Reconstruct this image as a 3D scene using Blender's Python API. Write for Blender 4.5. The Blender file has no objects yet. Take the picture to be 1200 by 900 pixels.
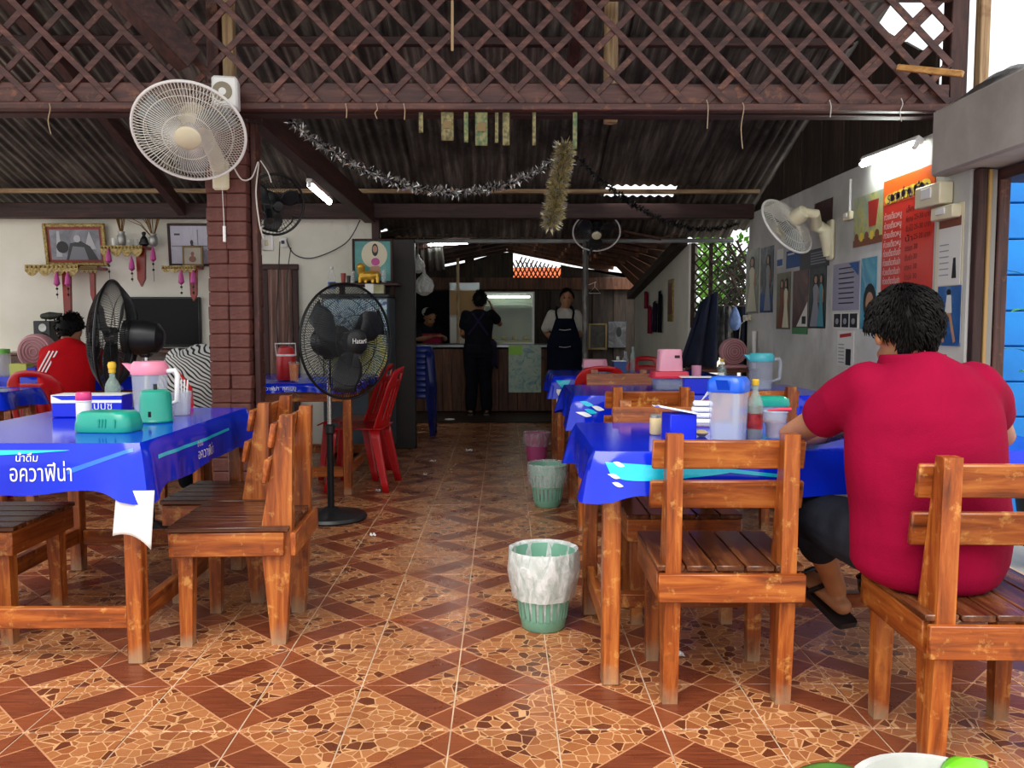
import bpy, bmesh, math, random
from mathutils import Vector, Matrix
R = math.radians
random.seed(7)
SC = bpy.context.scene
COL = SC.collection

# ---------------------------------------------------------------- camera
FPX = 1000.0                      # focal length in pixels of a 1200x900 frame
CAMZ = 1.15
TH, YAW = math.atan(72/FPX), 0.010
cam_d = bpy.data.cameras.new('camera'); cam = bpy.data.objects.new('camera', cam_d); COL.objects.link(cam)
cam_d.sensor_width = 36.0; cam_d.lens = 36.0*FPX/1200
cam_d.clip_start = 0.05; cam_d.clip_end = 200
cam.location = (0, 0, CAMZ); cam.rotation_euler = (R(90)-TH, 0, -YAW)
SC.camera = cam
_fh = Vector((math.sin(YAW), math.cos(YAW), 0)); _rt = Vector((math.cos(YAW), -math.sin(YAW), 0))
_fw = _fh*math.cos(TH) - Vector((0, 0, 1))*math.sin(TH); _up = Vector((0, 0, 1))*math.cos(TH) + _fh*math.sin(TH)
def ray(px, py): return _fw + _rt*((px-600)/FPX) + _up*((450-py)/FPX)
def aty(px, py, y): d = ray(px, py); return Vector((0, 0, CAMZ)) + d*(y/d.y)
def atz(px, py, z=0.0): d = ray(px, py); return Vector((0, 0, CAMZ)) + d*((z-CAMZ)/d.z)
def atx(px, py, x): d = ray(px, py); return Vector((0, 0, CAMZ)) + d*(x/d.x)

# ---------------------------------------------------------------- world, exposure
w = bpy.data.worlds.new('overcast'); SC.world = w; w.use_nodes = True
bg = w.node_tree.nodes['Background']; bg.inputs[0].default_value = (0.97, 0.985, 1.0, 1); bg.inputs[1].default_value = 1.25
SC.view_settings.view_transform = 'Standard'; SC.view_settings.look = 'None'
SC.view_settings.exposure = 0.36; SC.view_settings.gamma = 1.0; SC.view_settings.use_curve_mapping = False
# daylight: a soft high sun behind thin cloud, from behind the camera
sd = bpy.data.lights.new('sun', 'SUN'); sd.energy = 2.6; sd.angle = R(40); sd.color = (1, .97, .92)
so = bpy.data.objects.new('sun', sd); COL.objects.link(so); so.rotation_euler = (R(34), 0, R(-12))

# ---------------------------------------------------------------- materials
def hx(h):
    h = h.lstrip('#'); v = [int(h[i:i+2], 16)/255 for i in (0, 2, 4)]
    return tuple(c/12.92 if c <= .04045 else ((c+.055)/1.055)**2.4 for c in v)
MATS = {}
class NT:
    def __init__(s, name):
        s.m = bpy.data.materials.new(name); s.m.use_nodes = True; s.t = s.m.node_tree; s.n = s.t.nodes; s.b = s.n['Principled BSDF']; MATS[name] = s.m
    def new(s, t, **k):
        n = s.n.new(t)
        for a, v in k.items(): setattr(n, a, v)
        return n
    def set(s, sock, v):
        if isinstance(v, bpy.types.NodeSocket): s.t.links.new(v, sock)
        else: sock.default_value = v
    def math(s, op, a, b=None, c=None):
        n = s.new('ShaderNodeMath', operation=op); s.set(n.inputs[0], a)
        if b is not None: s.set(n.inputs[1], b)
        if c is not None: s.set(n.inputs[2], c)
        return n.outputs[0]
    def mix(s, f, a, b, mode='MIX'):
        n = s.new('ShaderNodeMix', data_type='RGBA', blend_type=mode); s.set(n.inputs[0], f)
        s.set(n.inputs[6], a if isinstance(a, bpy.types.NodeSocket) else (*a[:3], 1)); s.set(n.inputs[7], b if isinstance(b, bpy.types.NodeSocket) else (*b[:3], 1))
        return n.outputs[2]
    def ramp(s, f, stops, const=False):
        n = s.new('ShaderNodeValToRGB'); s.set(n.inputs[0], f); r = n.color_ramp
        if const: r.interpolation = 'CONSTANT'
        while len(r.elements) < len(stops): r.elements.new(.5)
        for e, (p, c) in zip(r.elements, stops): e.position = p; e.color = (*c[:3], 1) if len(c) < 4 else c
        return n.outputs[0]
    def coord(s, kind='Object', scale=(1, 1, 1)):
        if kind == 'World': o = s.new('ShaderNodeNewGeometry').outputs['Position']
        else: o = s.new('ShaderNodeTexCoord').outputs[kind]
        mp = s.new('ShaderNodeMapping'); s.t.links.new(o, mp.inputs[0]); mp.inputs['Scale'].default_value = scale
        return mp.outputs[0]
    def noise(s, vec, scale=5, detail=4, rough=.55, dist=0):
        n = s.new('ShaderNodeTexNoise'); s.set(n.inputs['Vector'], vec); n.inputs['Scale'].default_value = scale
        n.inputs['Detail'].default_value = detail; n.inputs['Roughness'].default_value = rough; n.inputs['Distortion'].default_value = dist
        return n.outputs[0]
    def bump(s, h, strength=.3, dist=.01):
        n = s.new('ShaderNodeBump'); s.set(n.inputs['Height'], h); n.inputs['Strength'].default_value = strength; n.inputs['Distance'].default_value = dist
        s.t.links.new(n.outputs[0], s.b.inputs['Normal'])
    def rnd(s): return s.new('ShaderNodeObjectInfo').outputs['Random']
    def fin(s, col=None, rough=None, metal=None, **k):
        if col is not None: s.set(s.b.inputs['Base Color'], col if isinstance(col, bpy.types.NodeSocket) else (*col[:3], 1))
        if rough is not None: s.set(s.b.inputs['Roughness'], rough)
        if metal is not None: s.set(s.b.inputs['Metallic'], metal)
        for a, v in k.items(): s.set(s.b.inputs[a.replace('_', ' ')], v)
        return s.m

def mat(name, c1, c2=None, rough=.5, metal=0, scale=6, stretch=(1, 1, 1), lo=.35, hi=.65, bump=0, coords='Object', detail=4, vary=0, stain=None, stain_scale=1.3, stain_lo=.5, stain_hi=.75, **k):
    """two-tone noise material, optional stains (patches with a shape of their own) and per-object variation"""
    if name in MATS: return MATS[name]
    s = NT(name)
    c1 = hx(c1) if isinstance(c1, str) else c1
    if c2 is None and not stain and not vary: return s.fin(c1, rough, metal, **k)
    v = s.coord(coords, stretch)
    f = s.noise(v, scale, detail)
    c2 = c1 if c2 is None else (hx(c2) if isinstance(c2, str) else c2)
    col = s.ramp(f, [(lo, c1), (hi, c2)])
    if stain:
        sf = s.noise(s.coord(coords, (1, 1, .6)), stain_scale, 5, .65)
        col = s.mix(s.ramp(sf, [(stain_lo, (0, 0, 0)), (stain_hi, (1, 1, 1))]), col, hx(stain) if isinstance(stain, str) else stain)
    if vary:
        h = s.new('ShaderNodeHueSaturation'); s.set(h.inputs['Color'], col)
        s.set(h.inputs['Value'], s.math('MULTIPLY_ADD', s.rnd(), 2*vary, 1-vary)); col = h.outputs[0]
    if bump: s.bump(f, bump)
    return s.fin(col, rough, metal, **k)

def wood(name, dark, mid, light, axis='z', rough=.38, wear=None, scale=1.0, vary=.18, foot=False):
    """sawn timber: streaks along one axis of the piece, knots and worn pale spots"""
    s = NT(name); st = {'x': (1.2, 14, 14), 'y': (14, 1.2, 14), 'z': (14, 14, 1.2)}[axis]
    rn = s.rnd(); tc = s.new('ShaderNodeTexCoord').outputs['Object']
    ad = s.new('ShaderNodeVectorMath', operation='ADD'); s.set(ad.inputs[0], tc)
    cx = s.new('ShaderNodeCombineXYZ')
    for i in range(3): s.set(cx.inputs[i], s.math('MULTIPLY', rn, 7.3+3*i))
    s.t.links.new(cx.outputs[0], ad.inputs[1])
    mp = s.new('ShaderNodeMapping'); s.t.links.new(ad.outputs[0], mp.inputs[0]); mp.inputs['Scale'].default_value = [a*scale for a in st]
    g = s.noise(mp.outputs[0], 2.2, 6, .62, .6)
    col = s.ramp(g, [(.28, hx(dark)), (.5, hx(mid)), (.72, hx(light))])
    k = s.noise(ad.outputs[0], 9, 3, .6)
    col = s.mix(s.ramp(k, [(.62, (0, 0, 0)), (.74, (.75,)*3)]), col, hx(dark))
    if wear:
        wn = s.noise(ad.outputs[0], 16, 5, .7)
        col = s.mix(s.ramp(wn, [(.57, (0, 0, 0)), (.68, (.6,)*3)]), col, hx(wear))
    if foot:
        sz = s.new('ShaderNodeSeparateXYZ'); s.t.links.new(tc, sz.inputs[0])
        hgt = s.math('ADD', sz.outputs[2], s.math('MULTIPLY', s.math('SUBTRACT', s.noise(ad.outputs[0], 11, 4, .6), .5), .16))
        col = s.mix(s.ramp(hgt, [(.0, (.75,)*3), (.07, (0, 0, 0))]), col, hx('#9a8468'))
    h = s.new('ShaderNodeHueSaturation'); s.set(h.inputs['Color'], col); s.set(h.inputs['Value'], s.math('MULTIPLY_ADD', rn, 2*vary, 1-vary))
    s.bump(g, .25, .004)
    return s.fin(h.outputs[0], rough)

for a in 'xyz':
    wood('oak_'+a, '#4a1e0a', '#94491a', '#bf7432', a, .34, '#d8a055', foot=(a == 'z'))
    wood('oakdark_'+a, '#2a130b', '#5a3019', '#8a5733', a, .26)
    wood('beam_'+a, '#1c0d0a', '#3a1e19', '#54302a', a, .6)
    wood('maroon_'+a, '#2c1410', '#4f2b25', '#6e4438', a, .5, '#8f5a38')
    wood('pale_'+a, '#6b4a30', '#a58660', '#cdb38a', a, .6)
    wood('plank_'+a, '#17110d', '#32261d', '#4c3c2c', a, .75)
wood('plankwarm_z', '#2a140b', '#5a331d', '#7d4d2c', 'z', .6)

# ---------------------------------------------------------------- mesh builder
def _frame(d, up=None):
    d = d.normalized(); up = Vector(up) if up is not None else (Vector((0, 0, 1)) if abs(d.z) < .95 else Vector((0, 1, 0)))
    x = d.cross(up)
    if x.length < 1e-6: x = d.cross(Vector((1, 0, 0)))
    x.normalize(); return x, x.cross(d).normalized()
class MB:
    def __init__(s): s.v = []; s.f = []
    def add(s, vs, fs):
        o = len(s.v); s.v += [tuple(v) for v in vs]; s.f += [tuple(i+o for i in f) for f in fs]; return s
    def box(s, c, size, bev=0.0, M=None):
        hx_, hy, hz = size[0]/2, size[1]/2, size[2]/2; c = Vector(c)
        T = (lambda p: M @ Vector(p)) if M is not None else (lambda p: Vector(p))
        b = min(bev, .45*min(size))
        if b <= 0:
            vs = [(x*hx_, y*hy, z*hz) for x in (-1, 1) for y in (-1, 1) for z in (-1, 1)]
            fs = [(0, 1, 3, 2), (4, 6, 7, 5), (0, 4, 5, 1), (2, 3, 7, 6), (0, 2, 6, 4), (1, 5, 7, 3)]
            return s.add([T(v)+c for v in vs], fs)
        vs = []; ix = {}
        for x in (-1, 1):
            for y in (-1, 1):
                for z in (-1, 1):
                    for k, q in enumerate(((x*hx_, y*(hy-b), z*(hz-b)), (x*(hx_-b), y*hy, z*(hz-b)), (x*(hx_-b), y*(hy-b), z*hz))):
                        ix[(x, y, z, k)] = len(vs); vs.append(T(q)+c)
        g = lambda x, y, z, k: ix[(x, y, z, k)]; fs = []
        for x in (-1, 1):
            q = [g(x, -1, -1, 0), g(x, 1, -1, 0), g(x, 1, 1, 0), g(x, -1, 1, 0)]; fs.append(q if x > 0 else q[::-1])
            q = [g(-1, x, -1, 1), g(-1, x, 1, 1), g(1, x, 1, 1), g(1, x, -1, 1)]; fs.append(q if x > 0 else q[::-1])
            q = [g(-1, -1, x, 2), g(1, -1, x, 2), g(1, 1, x, 2), g(-1, 1, x, 2)]; fs.append(q if x > 0 else q[::-1])
        for a in (-1, 1):
            for c2 in (-1, 1):
                e = [g(a, c2, -1, 0), g(a, c2, -1, 1), g(a, c2, 1, 1), g(a, c2, 1, 0)]; fs.append(e if a*c2 > 0 else e[::-1])
                e = [g(a, -1, c2, 0), g(a, 1, c2, 0), g(a, 1, c2, 2), g(a, -1, c2, 2)]; fs.append(e if a*c2 > 0 else e[::-1])
                e = [g(-1, a, c2, 1), g(-1, a, c2, 2), g(1, a, c2, 2), g(1, a, c2, 1)]; fs.append(e if a*c2 > 0 else e[::-1])
                for z in (-1, 1):
                    t = [g(a, c2, z, 0), g(a, c2, z, 1), g(a, c2, z, 2)]; fs.append(t if a*c2*z > 0 else t[::-1])
        return s.add(vs, fs)
    def bar(s, p0, p1, w_, t, up=None, bev=.004):
        p0, p1 = Vector(p0), Vector(p1); d = p1-p0; x, y = _frame(d, up)
        M = Matrix((x, d.normalized(), y)).transposed()
        return s.box((p0+p1)/2, (w_, d.length, t), bev, M)
    def tube(s, pts, r, n=8, cap=True, closed=False):
        pts = [Vector(p) for p in pts]; m = len(pts); rs = r if isinstance(r, (list, tuple)) else [r]*m
        vs = []; fs = []; px = None
        for i, p in enumerate(pts):
            if closed: d = pts[(i+1) % m]-pts[i-1]
            else: d = pts[min(i+1, m-1)]-pts[max(i-1, 0)]
            if d.length < 1e-9: d = Vector((0, 0, 1))
            d.normalize()
            if px is None: x, y = _frame(d)
            else:
                x = px - d*px.dot(d)
                if x.length < 1e-6: x, _ = _frame(d)
                x.normalize(); y = d.cross(x)
            px = x; y = d.cross(x)
            for k in range(n):
                a = 2*math.pi*k/n; vs.append(p + (x*math.cos(a)+y*math.sin(a))*rs[i])
        for i in range(m if closed else m-1):
            for k in range(n):
                a, b = i*n+k, i*n+(k+1) % n; c, d2 = ((i+1) % m)*n+(k+1) % n, ((i+1) % m)*n+k
                fs.append((a, b, c, d2))
        if cap and not closed: fs.append(tuple(range(n))[::-1]); fs.append(tuple((m-1)*n+k for k in range(n)))
        return s.add(vs, fs)
    def lathe(s, prof, n=24, c=(0, 0, 0), axis=None, sq=None, cap=True, sx=1, sy=1, amp=None):
        """profile [(r,z)]; sq>2 makes a rounded-square section; amp(a,i)->radius factor"""
        c = Vector(c); M = None
        if axis is not None:
            z = Vector(axis).normalized(); x, y = _frame(z); M = Matrix((x, y, z)).transposed()
        vs = []; fs = []; m = len(prof)
        for i, (r, z) in enumerate(prof):
            for k in range(n):
                a = 2*math.pi*k/n; ca, sa = math.cos(a), math.sin(a); f = 1.0
                if sq: f = (abs(ca)**sq+abs(sa)**sq)**(-1/sq)
                if amp: f *= amp(a, i)
                p = Vector((ca*r*f*sx, sa*r*f*sy, z)); vs.append((M @ p if M else p)+c)
        for i in range(m-1):
            for k in range(n): fs.append((i*n+k, i*n+(k+1) % n, (i+1)*n+(k+1) % n, (i+1)*n+k))
        if cap: fs.append(tuple(range(n))[::-1]); fs.append(tuple((m-1)*n+k for k in range(n)))
        return s.add(vs, fs)
    def prism(s, poly, o, u, v, t):
        """flat polygon [(a,b)] in plane (o,u,v), thickness t along u x v (centred)"""
        o, u, v = Vector(o), Vector(u), Vector(v); nrm = u.cross(v).normalized(); m = len(poly)
        P0 = [o+u*a+v*b for a, b in poly]
        vs = [p-nrm*t/2 for p in P0]+[p+nrm*t/2 for p in P0]
        fs = [tuple(range(m))[::-1], tuple(range(m, 2*m))]+[(i, (i+1) % m, (i+1) % m+m, i+m) for i in range(m)]
        return s.add(vs, fs)
    def grid(s, fn, nu, nv, wrap=False):
        vs = [fn(i/nu, j/nv) for j in range(nv+1) for i in range(nu+(0 if wrap else 1))]; W = nu if wrap else nu+1; fs = []
        for j in range(nv):
            for i in range(nu): a = j*W+i; b = j*W+(i+1) % W; fs.append((a, b, b+W, a+W))
        return s.add(vs, fs)
    def ball(s, c, r, n=12, sc=(1, 1, 1)):
        c = Vector(c); m = max(6, n//2+1); vs = [c+Vector((0, 0, -r*sc[2]))]; fs = []
        for i in range(1, m):
            t = -math.pi/2+math.pi*i/m
            for k in range(n):
                a = 2*math.pi*k/n; vs.append(c+Vector((math.cos(t)*math.cos(a)*r*sc[0], math.cos(t)*math.sin(a)*r*sc[1], math.sin(t)*r*sc[2])))
        vs.append(c+Vector((0, 0, r*sc[2]))); T = len(vs)-1
        for k in range(n):
            fs.append((0, 1+(k+1) % n, 1+k)); fs.append((T, T-n+k, T-n+(k+1) % n))
            for i in range(m-2): a = 1+i*n+k; b = 1+i*n+(k+1) % n; fs.append((a, b, b+n, a+n))
        return s.add(vs, fs)
    def mesh(s, name='mesh', smooth=40):
        me = bpy.data.meshes.new(name); me.from_pydata([tuple(v) for v in s.v], [], s.f); me.update()
        if smooth:
            me.polygons.foreach_set('use_smooth', [True]*len(me.polygons)); me.set_sharp_from_angle(angle=R(smooth))
        return me
    def build(s, name, m, parent=None, smooth=40, loc=None, solid=0):
        o = obj(name, s.mesh(name, smooth), m, parent)
        if loc is not None: o.location = loc
        if solid: md = o.modifiers.new('solid', 'SOLIDIFY'); md.thickness = solid; md.offset = 0
        return o
def mt(m): return MATS[m] if isinstance(m, str) else m
def obj(name, me, m=None, parent=None):
    o = bpy.data.objects.new(name, me); COL.objects.link(o)
    if m is not None and me is not None and len(me.materials) == 0: me.materials.append(mt(m))
    if parent is not None: o.parent = parent
    return o
def tag(o, label=None, cat=None, group=None, kind=None):
    if label: o['label'] = label
    if cat: o['category'] = cat
    if group: o['group'] = group
    if kind: o['kind'] = kind
    return o
def thing(name, label, cat, loc=(0, 0, 0), rz=0, group=None, kind=None):
    o = bpy.data.objects.new(name, None); COL.objects.link(o); o.location = loc; o.rotation_euler = (0, 0, rz); o.empty_display_size = .1
    return tag(o, label, cat, group, kind)
def struct(name, label, loc=(0, 0, 0)):
    return thing(name, label, None, loc, kind='structure')
_KIDS = {}
def copy_tree(o, parent=None):
    c = o.copy(); COL.objects.link(c); c.parent = parent
    for ch in list(o.children): copy_tree(ch, c)
    return c
def bake(o):
    """apply the modifiers of o into a plain mesh"""
    dg = bpy.context.evaluated_depsgraph_get(); dg.update()
    me = bpy.data.meshes.new_from_object(o.evaluated_get(dg)); o.modifiers.clear(); o.data = me; return o
FONTCACHE = {}
def text_mesh(body, size=1.0, depth=0.0, align='CENTER'):
    cu = bpy.data.curves.new('lettering', 'FONT'); cu.body = body; cu.size = size; cu.align_x = align; cu.align_y = 'CENTER'; cu.extrude = depth; cu.resolution_u = 4
    t = bpy.data.objects.new('lettering', cu); COL.objects.link(t)
    dg = bpy.context.evaluated_depsgraph_get(); dg.update()
    me = bpy.data.meshes.new_from_object(t.evaluated_get(dg)); bpy.data.objects.remove(t); bpy.data.curves.remove(cu)
    return me
def text(name, body, size, m, parent, o, u, v, bold=0.0, width=None, fn=None):
    """flat lettering laid in plane (o,u,v); width scales to a run length; fn maps (a,b) to a point instead"""
    me = text_mesh(body, size); xs = [q.co.x for q in me.vertices] or [0, 1]
    k = (width/(max(xs)-min(xs))) if width else 1.0; cx = (max(xs)+min(xs))/2
    o, u, v = Vector(o), Vector(u).normalized(), Vector(v).normalized()
    for q in me.vertices:
        a, b = (q.co.x-cx)*k, q.co.y
        q.co = fn(a, b) if fn else o+u*a+v*b
    return obj(name, me, m, parent)
# ================================================================ SETTING
# ---- floor tiles: diamond rings of wood-look bands with stone mosaic between, 0.3 m glazed tiles
TILE = .30
_c = atz(535, 803); FX0, FY0 = _c.x, _c.y
def floor_mat():
    s = NT('glazed_floor_tile'); pos = s.new('ShaderNodeNewGeometry').outputs['Position']
    sep = s.new('ShaderNodeSeparateXYZ'); s.t.links.new(pos, sep.inputs[0])
    def fold(c, o):
        p = s.math('DIVIDE', s.math('SUBTRACT', c, o), TILE)
        q = s.math('FLOORED_MODULO', s.math('ADD', p, 1.0), 2.0)
        return s.math('ABSOLUTE', s.math('SUBTRACT', q, 1.0))
    u, v = fold(sep.outputs[0], FX0), fold(sep.outputs[1], FY0)
    r = s.math('ADD', u, v); df = s.math('ABSOLUTE', s.math('SUBTRACT', u, v))
    band = s.math('MULTIPLY', s.math('GREATER_THAN', r, .5), s.math('LESS_THAN', r, 1.0))
    endp = s.math('GREATER_THAN', df, .5)
    # mosaic
    vo = s.new('ShaderNodeTexVoronoi', feature='DISTANCE_TO_EDGE'); vc = s.new('ShaderNodeTexVoronoi', feature='F1')
    mp = s.new('ShaderNodeMapping'); s.t.links.new(pos, mp.inputs[0]); mp.inputs['Scale'].default_value = (1, 1, .02)
    for n in (vo, vc): s.t.links.new(mp.outputs[0], n.inputs['Vector']); n.inputs['Scale'].default_value = 25; n.inputs['Randomness'].default_value = .95
    bw = s.new('ShaderNodeRGBToBW'); s.t.links.new(vc.outputs['Color'], bw.inputs[0])
    stone = s.ramp(bw.outputs[0], [(0, hx('#5c2c1a')), (.27, hx('#5c2c1a')), (.30, hx('#a8693c')), (.55, hx('#b87a4c')), (.75, hx('#985832'))])
    ng = s.noise(pos, 60, 3)
    stone = s.mix(s.math('MULTIPLY', ng, .35), stone, hx('#8a4a28'))
    line = s.math('LESS_THAN', vo.outputs['Distance'], .035)
    mosaic = s.mix(line, stone, hx('#d2a070'))
    # wood-look bands, grain along the band
    sg = s.new('ShaderNodeTexNoise'); mp2 = s.new('ShaderNodeMapping'); s.t.links.new(pos, mp2.inputs[0])
    mp2.inputs['Rotation'].default_value = (0, 0, R(45)); mp2.inputs['Scale'].default_value = (6, 90, 1); s.t.links.new(mp2.outputs[0], sg.inputs['Vector']); sg.inputs['Scale'].default_value = 1.4; sg.inputs['Detail'].default_value = 5
    bandc = s.ramp(sg.outputs[0], [(.3, hx('#602c1b')), (.7, hx('#86452a'))])
    bandc = s.mix(s.math('MULTIPLY', endp, .35), bandc, hx('#a05832'))
    col = s.mix(band, mosaic, bandc)
    def thin(val, at, wd): return s.math('LESS_THAN', s.math('ABSOLUTE', s.math('SUBTRACT', val, at)), wd)
    ln = s.math('MAXIMUM', thin(r, .5, .012), thin(r, 1.0, .012)); ln = s.math('MAXIMUM', ln, s.math('MULTIPLY', band, thin(df, .5, .012)))
    col = s.mix(ln, col, hx('#c48a62'))
    dirt = s.noise(pos, 1.7, 6, .7); col = s.mix(s.ramp(dirt, [(.48, (0, 0, 0)), (.8, (.45,)*3)]), col, hx('#4a2a1c'))
    s.bump(s.math('ADD', s.math('MULTIPLY', line, -.4), s.math('MULTIPLY', ng, .15)), .12, .002)
    s.fin(col, s.math('MULTIPLY_ADD', s.noise(pos, 9, 5, .7), .32, .14))
floor_mat()
mat('grout', '#dcc2a4', '#b8967a', rough=.8, scale=4, coords='World')
floor = struct('floor', 'glazed brown floor of diamond patterned mosaic tiles')
MB().box((-1.45, 5.2, -.0275), (7.7, 9.2, .05)).build('grout_bed', 'grout', floor, 0)
tm = MB().box((0, 0, -.01), (TILE-.004, TILE-.004, .02), .0018).mesh('tile'); tm.materials.append(MATS['glazed_floor_tile'])
tiles = []
for i in range(-18, 9):
    for j in range(-5, 24):
        x, y = FX0+(i+.5)*TILE, FY0+(j+.5)*TILE
        if not (-5.3 < x < 2.4 and .6 < y < 9.75): continue
        q = Vector((x, y, 0))-Vector((0, 0, CAMZ)); dz = q.dot(_fw); sx = q.dot(_rt)/dz*FPX; sy = q.dot(_up)/dz*FPX
        vis = abs(sx) < 620 and sy > -470
        if x < -2.4 and y > 3.5: vis = vis and y < 4.6
        tiles.append((0 if vis else 1, y, x))
tiles.sort(); rest = MB()
for n, (h, y, x) in enumerate(tiles):
    if n < 300 and h == 0:
        o = obj('tile', tm, None, floor); o.location = (x, y, 0)
    else: rest.box((x, y, -.01), (TILE-.004, TILE-.004, .02), .0018)
tag(rest.build('tile_field', 'glazed_floor_tile', floor), kind='stuff')
mat('yard', '#b8b2a8', '#a09a90', rough=.9, scale=3, coords='World')
tag(MB().box((0, 10, -.17), (70, 60, .1)).build('ground_yard', 'yard', None, 0), 'grey concrete yard in front of the eatery', kind='structure')
mat('kitchen_floor', '#241a15', '#3a2c24', rough=.45, scale=3, coords='World')  # floor runs on here; the interior's shade is put into this dark colour
tag(MB().box((-.4, 11.4, -.05), (6.4, 3.3, .1), .004).build('floor_kitchen', 'kitchen_floor', None), 'kitchen floor behind the dining hall with shade painted into its dark colour', kind='structure')

# ---- walls
mat('whitewash', '#eeebdd', '#e0ddcd', rough=.85, scale=2, coords='World', bump=.1, stain='#8f8c7c', stain_scale=1.1, stain_lo=.60, stain_hi=.85)
mat('greywall', '#d2d1ca', '#acaba4', rough=.85, scale=1.6, coords='World', bump=.15, detail=7, stain='#85837a', stain_scale=1.6, stain_lo=.5, stain_hi=.8)
mat('concrete', '#b3aca3', '#968e86', rough=.9, scale=2.5, coords='World', bump=.25, detail=8, stain='#77706a', stain_scale=2.2, stain_lo=.58, stain_hi=.75)
BW = 7.7
wb = MB().box((-3.2, BW+.06, 1.04), (4.1, .12, 2.08), .006).build('wall_back', 'whitewash', None); tag(wb, 'whitewashed back wall carrying shelves and framed pictures', kind='structure')
WX = 2.2
wr = MB().box((WX+.06, (4.05+BW)/2, 1.06), (.12, BW-4.05, 2.12), .008).build('wall_right', 'greywall', None); tag(wr, 'grey cement wall covered with posters', kind='structure')
# dark gable boards over the poster wall, up to the roof
SL = .335
def roofz(y): return 2.20+(BW-y)*SL
gb = struct('wall_gable', 'dark stained gable boards above the poster wall')
y = 4.5; k = 0
while y < BW:
    y1 = min(y+.2, BW)
    def top(yy): return min(roofz(yy)-.02, 2.56+max(0, (yy-4.6))*.55)
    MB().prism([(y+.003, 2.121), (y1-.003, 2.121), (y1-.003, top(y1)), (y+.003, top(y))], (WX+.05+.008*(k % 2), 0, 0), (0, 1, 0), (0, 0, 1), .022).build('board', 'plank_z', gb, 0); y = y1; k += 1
# ---- concrete lintel and doorway beside the poster wall
LI = MB().box((2.2375, 3.05, 2.03), (.235, 2.46, .32), .012).build('trim_lintel', 'concrete', None); tag(LI, 'bare concrete lintel above the doorway', kind='structure')
df = struct('door_1', 'brown timber door frame beside the poster wall')
MB().box((2.2285, 4.02, .93), (.045, .05, 1.87), .005).build('jamb', 'beam_z', df)
MB().box((2.262, 4.02, .93), (.016, .06, 1.86), .003).build('strip', mat('gilt_strip', '#b08a50', rough=.4), df)
MB().box((2.288, 4.03, .93), (.028, .05, 1.86), .003).build('strip', mat('grey_strip', '#8d8a86', rough=.5), df)
MB().box((2.335, 4.04, .93), (.055, .08, 1.86), .005).build('jamb', 'maroon_z', df)
MB().box((2.46, 3.2, 1.838), (.30, 1.8, .05), .005).build('header', 'beam_y', df)
wbl = struct('wall_blue', 'bright blue painted block wall beyond the doorway')
mat('bluepaint', '#0f8ee8', '#0a7ad6', rough=.55, scale=3, bump=.15, vary=.06); mat('bluejoint', '#0b70c4', rough=.6)
wbl.location = (2.47, 4.95, 0); wbl.rotation_euler.z = R(-8)
MB().box((.9, .06, 1.2), (1.9, .08, 2.4)).build('joint_bed', 'bluejoint', wbl, 0)
bmsh = MB().box((0, 0, 0), (.392, .05, .196), .006).mesh('block'); bmsh.materials.append(MATS['bluepaint'])
for r_ in range(11):
    for c_ in range(5):
        o = obj('block', bmsh, None, wbl); o.location = (.2*(r_ % 2)+c_*.4, 0, .1+.203*r_)

# ---- brick pillar
mat('redbrick', '#61322a', '#4a241d', rough=.7, scale=12, stretch=(1, 1, 3), bump=.6, vary=.07, stain='#6e4036', stain_scale=7); mat('darkmortar', '#4a241d', rough=.9)
pl = thing('brick_pillar', 'maroon painted brick pillar carrying the white wall fan', 'pillar', (-1.432, 4.62, 0))
MB().box((0, .01, 1.1), (.196, .262, 2.19)).build('mortar', 'darkmortar', pl, 0)
b1 = MB().box((0, 0, 0), (.1045, .138, .0705), .005).mesh('brick'); b1.materials.append(MATS['redbrick'])
for k in range(30):
    z = .0365+.0727*k
    for sx in (-1, 1):
        for sy in (-1, 1):
            o = obj('brick', b1, None, pl); o.location = (sx*.0525+random.uniform(-.004, .004), sy*.069+random.uniform(-.004, .004), z); o.rotation_euler = (0, random.uniform(-.02, .02), random.uniform(-.03, .03))
MB().box((.124, -.05, 1.1), (.03, .05, 2.18), .004).build('batten', 'maroon_z', pl)

# ---- front beam and lattice
LY = 4.40
la = thing('lattice_screen', 'maroon diamond lattice screen above the front beam', 'lattice', (0, LY, 0))
lsl = 2.24; lst = 2.80; H = lst-lsl
m1 = MB().bar((0, 0, 0), (H, 0, -H), .010, .031, (0, 0, 1), .002).mesh('slat'); m1.materials.append(MATS['maroon_x'])
m2 = MB().bar((0, 0, 0), (H, 0, H), .010, .031, (0, 0, 1), .002).mesh('slat'); m2.materials.append(MATS['maroon_x'])
x = -3.3
while x < 2.05:
    xo = x+random.uniform(-.012, .012)
    if xo+H < 2.25:
        o = obj('slat', m1, None, la); o.location = (xo, -.046, lst); o.rotation_euler = (0, random.uniform(-.012, .012), 0)
        o = obj('slat', m2, None, la); o.location = (xo+.05, -.032, lsl); o.rotation_euler = (0, random.uniform(-.012, .012), 0)
    x += .203
x = 1.62
for q in (1.67, 1.86, 2.03):
    L = 2.24-q; z0 = lsl
    MB().bar((q, -.034, lsl), (q+L, -.034, lsl+L), .010, .036, (0, 0, 1), .002).build('slat', 'maroon_x', la)
    MB().bar((q+.02, -.046, lst), (q+L, -.046, lst-L+.02), .010, .036, (0, 0, 1), .002).build('slat', 'maroon_x', la)
MB().box((-.75, 0, 2.285), (6.0, .05, .125), .004).build('fascia_board', 'maroon_x', la)
MB().box((-.75, -.045, 2.222), (6.0, .055, .038), .006).build('bottom_rail', 'maroon_x', la)
MB().box((-.55, -.03, 2.778), (5.6, .06, .05), .006).build('top_rail', 'maroon_x', la)
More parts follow.
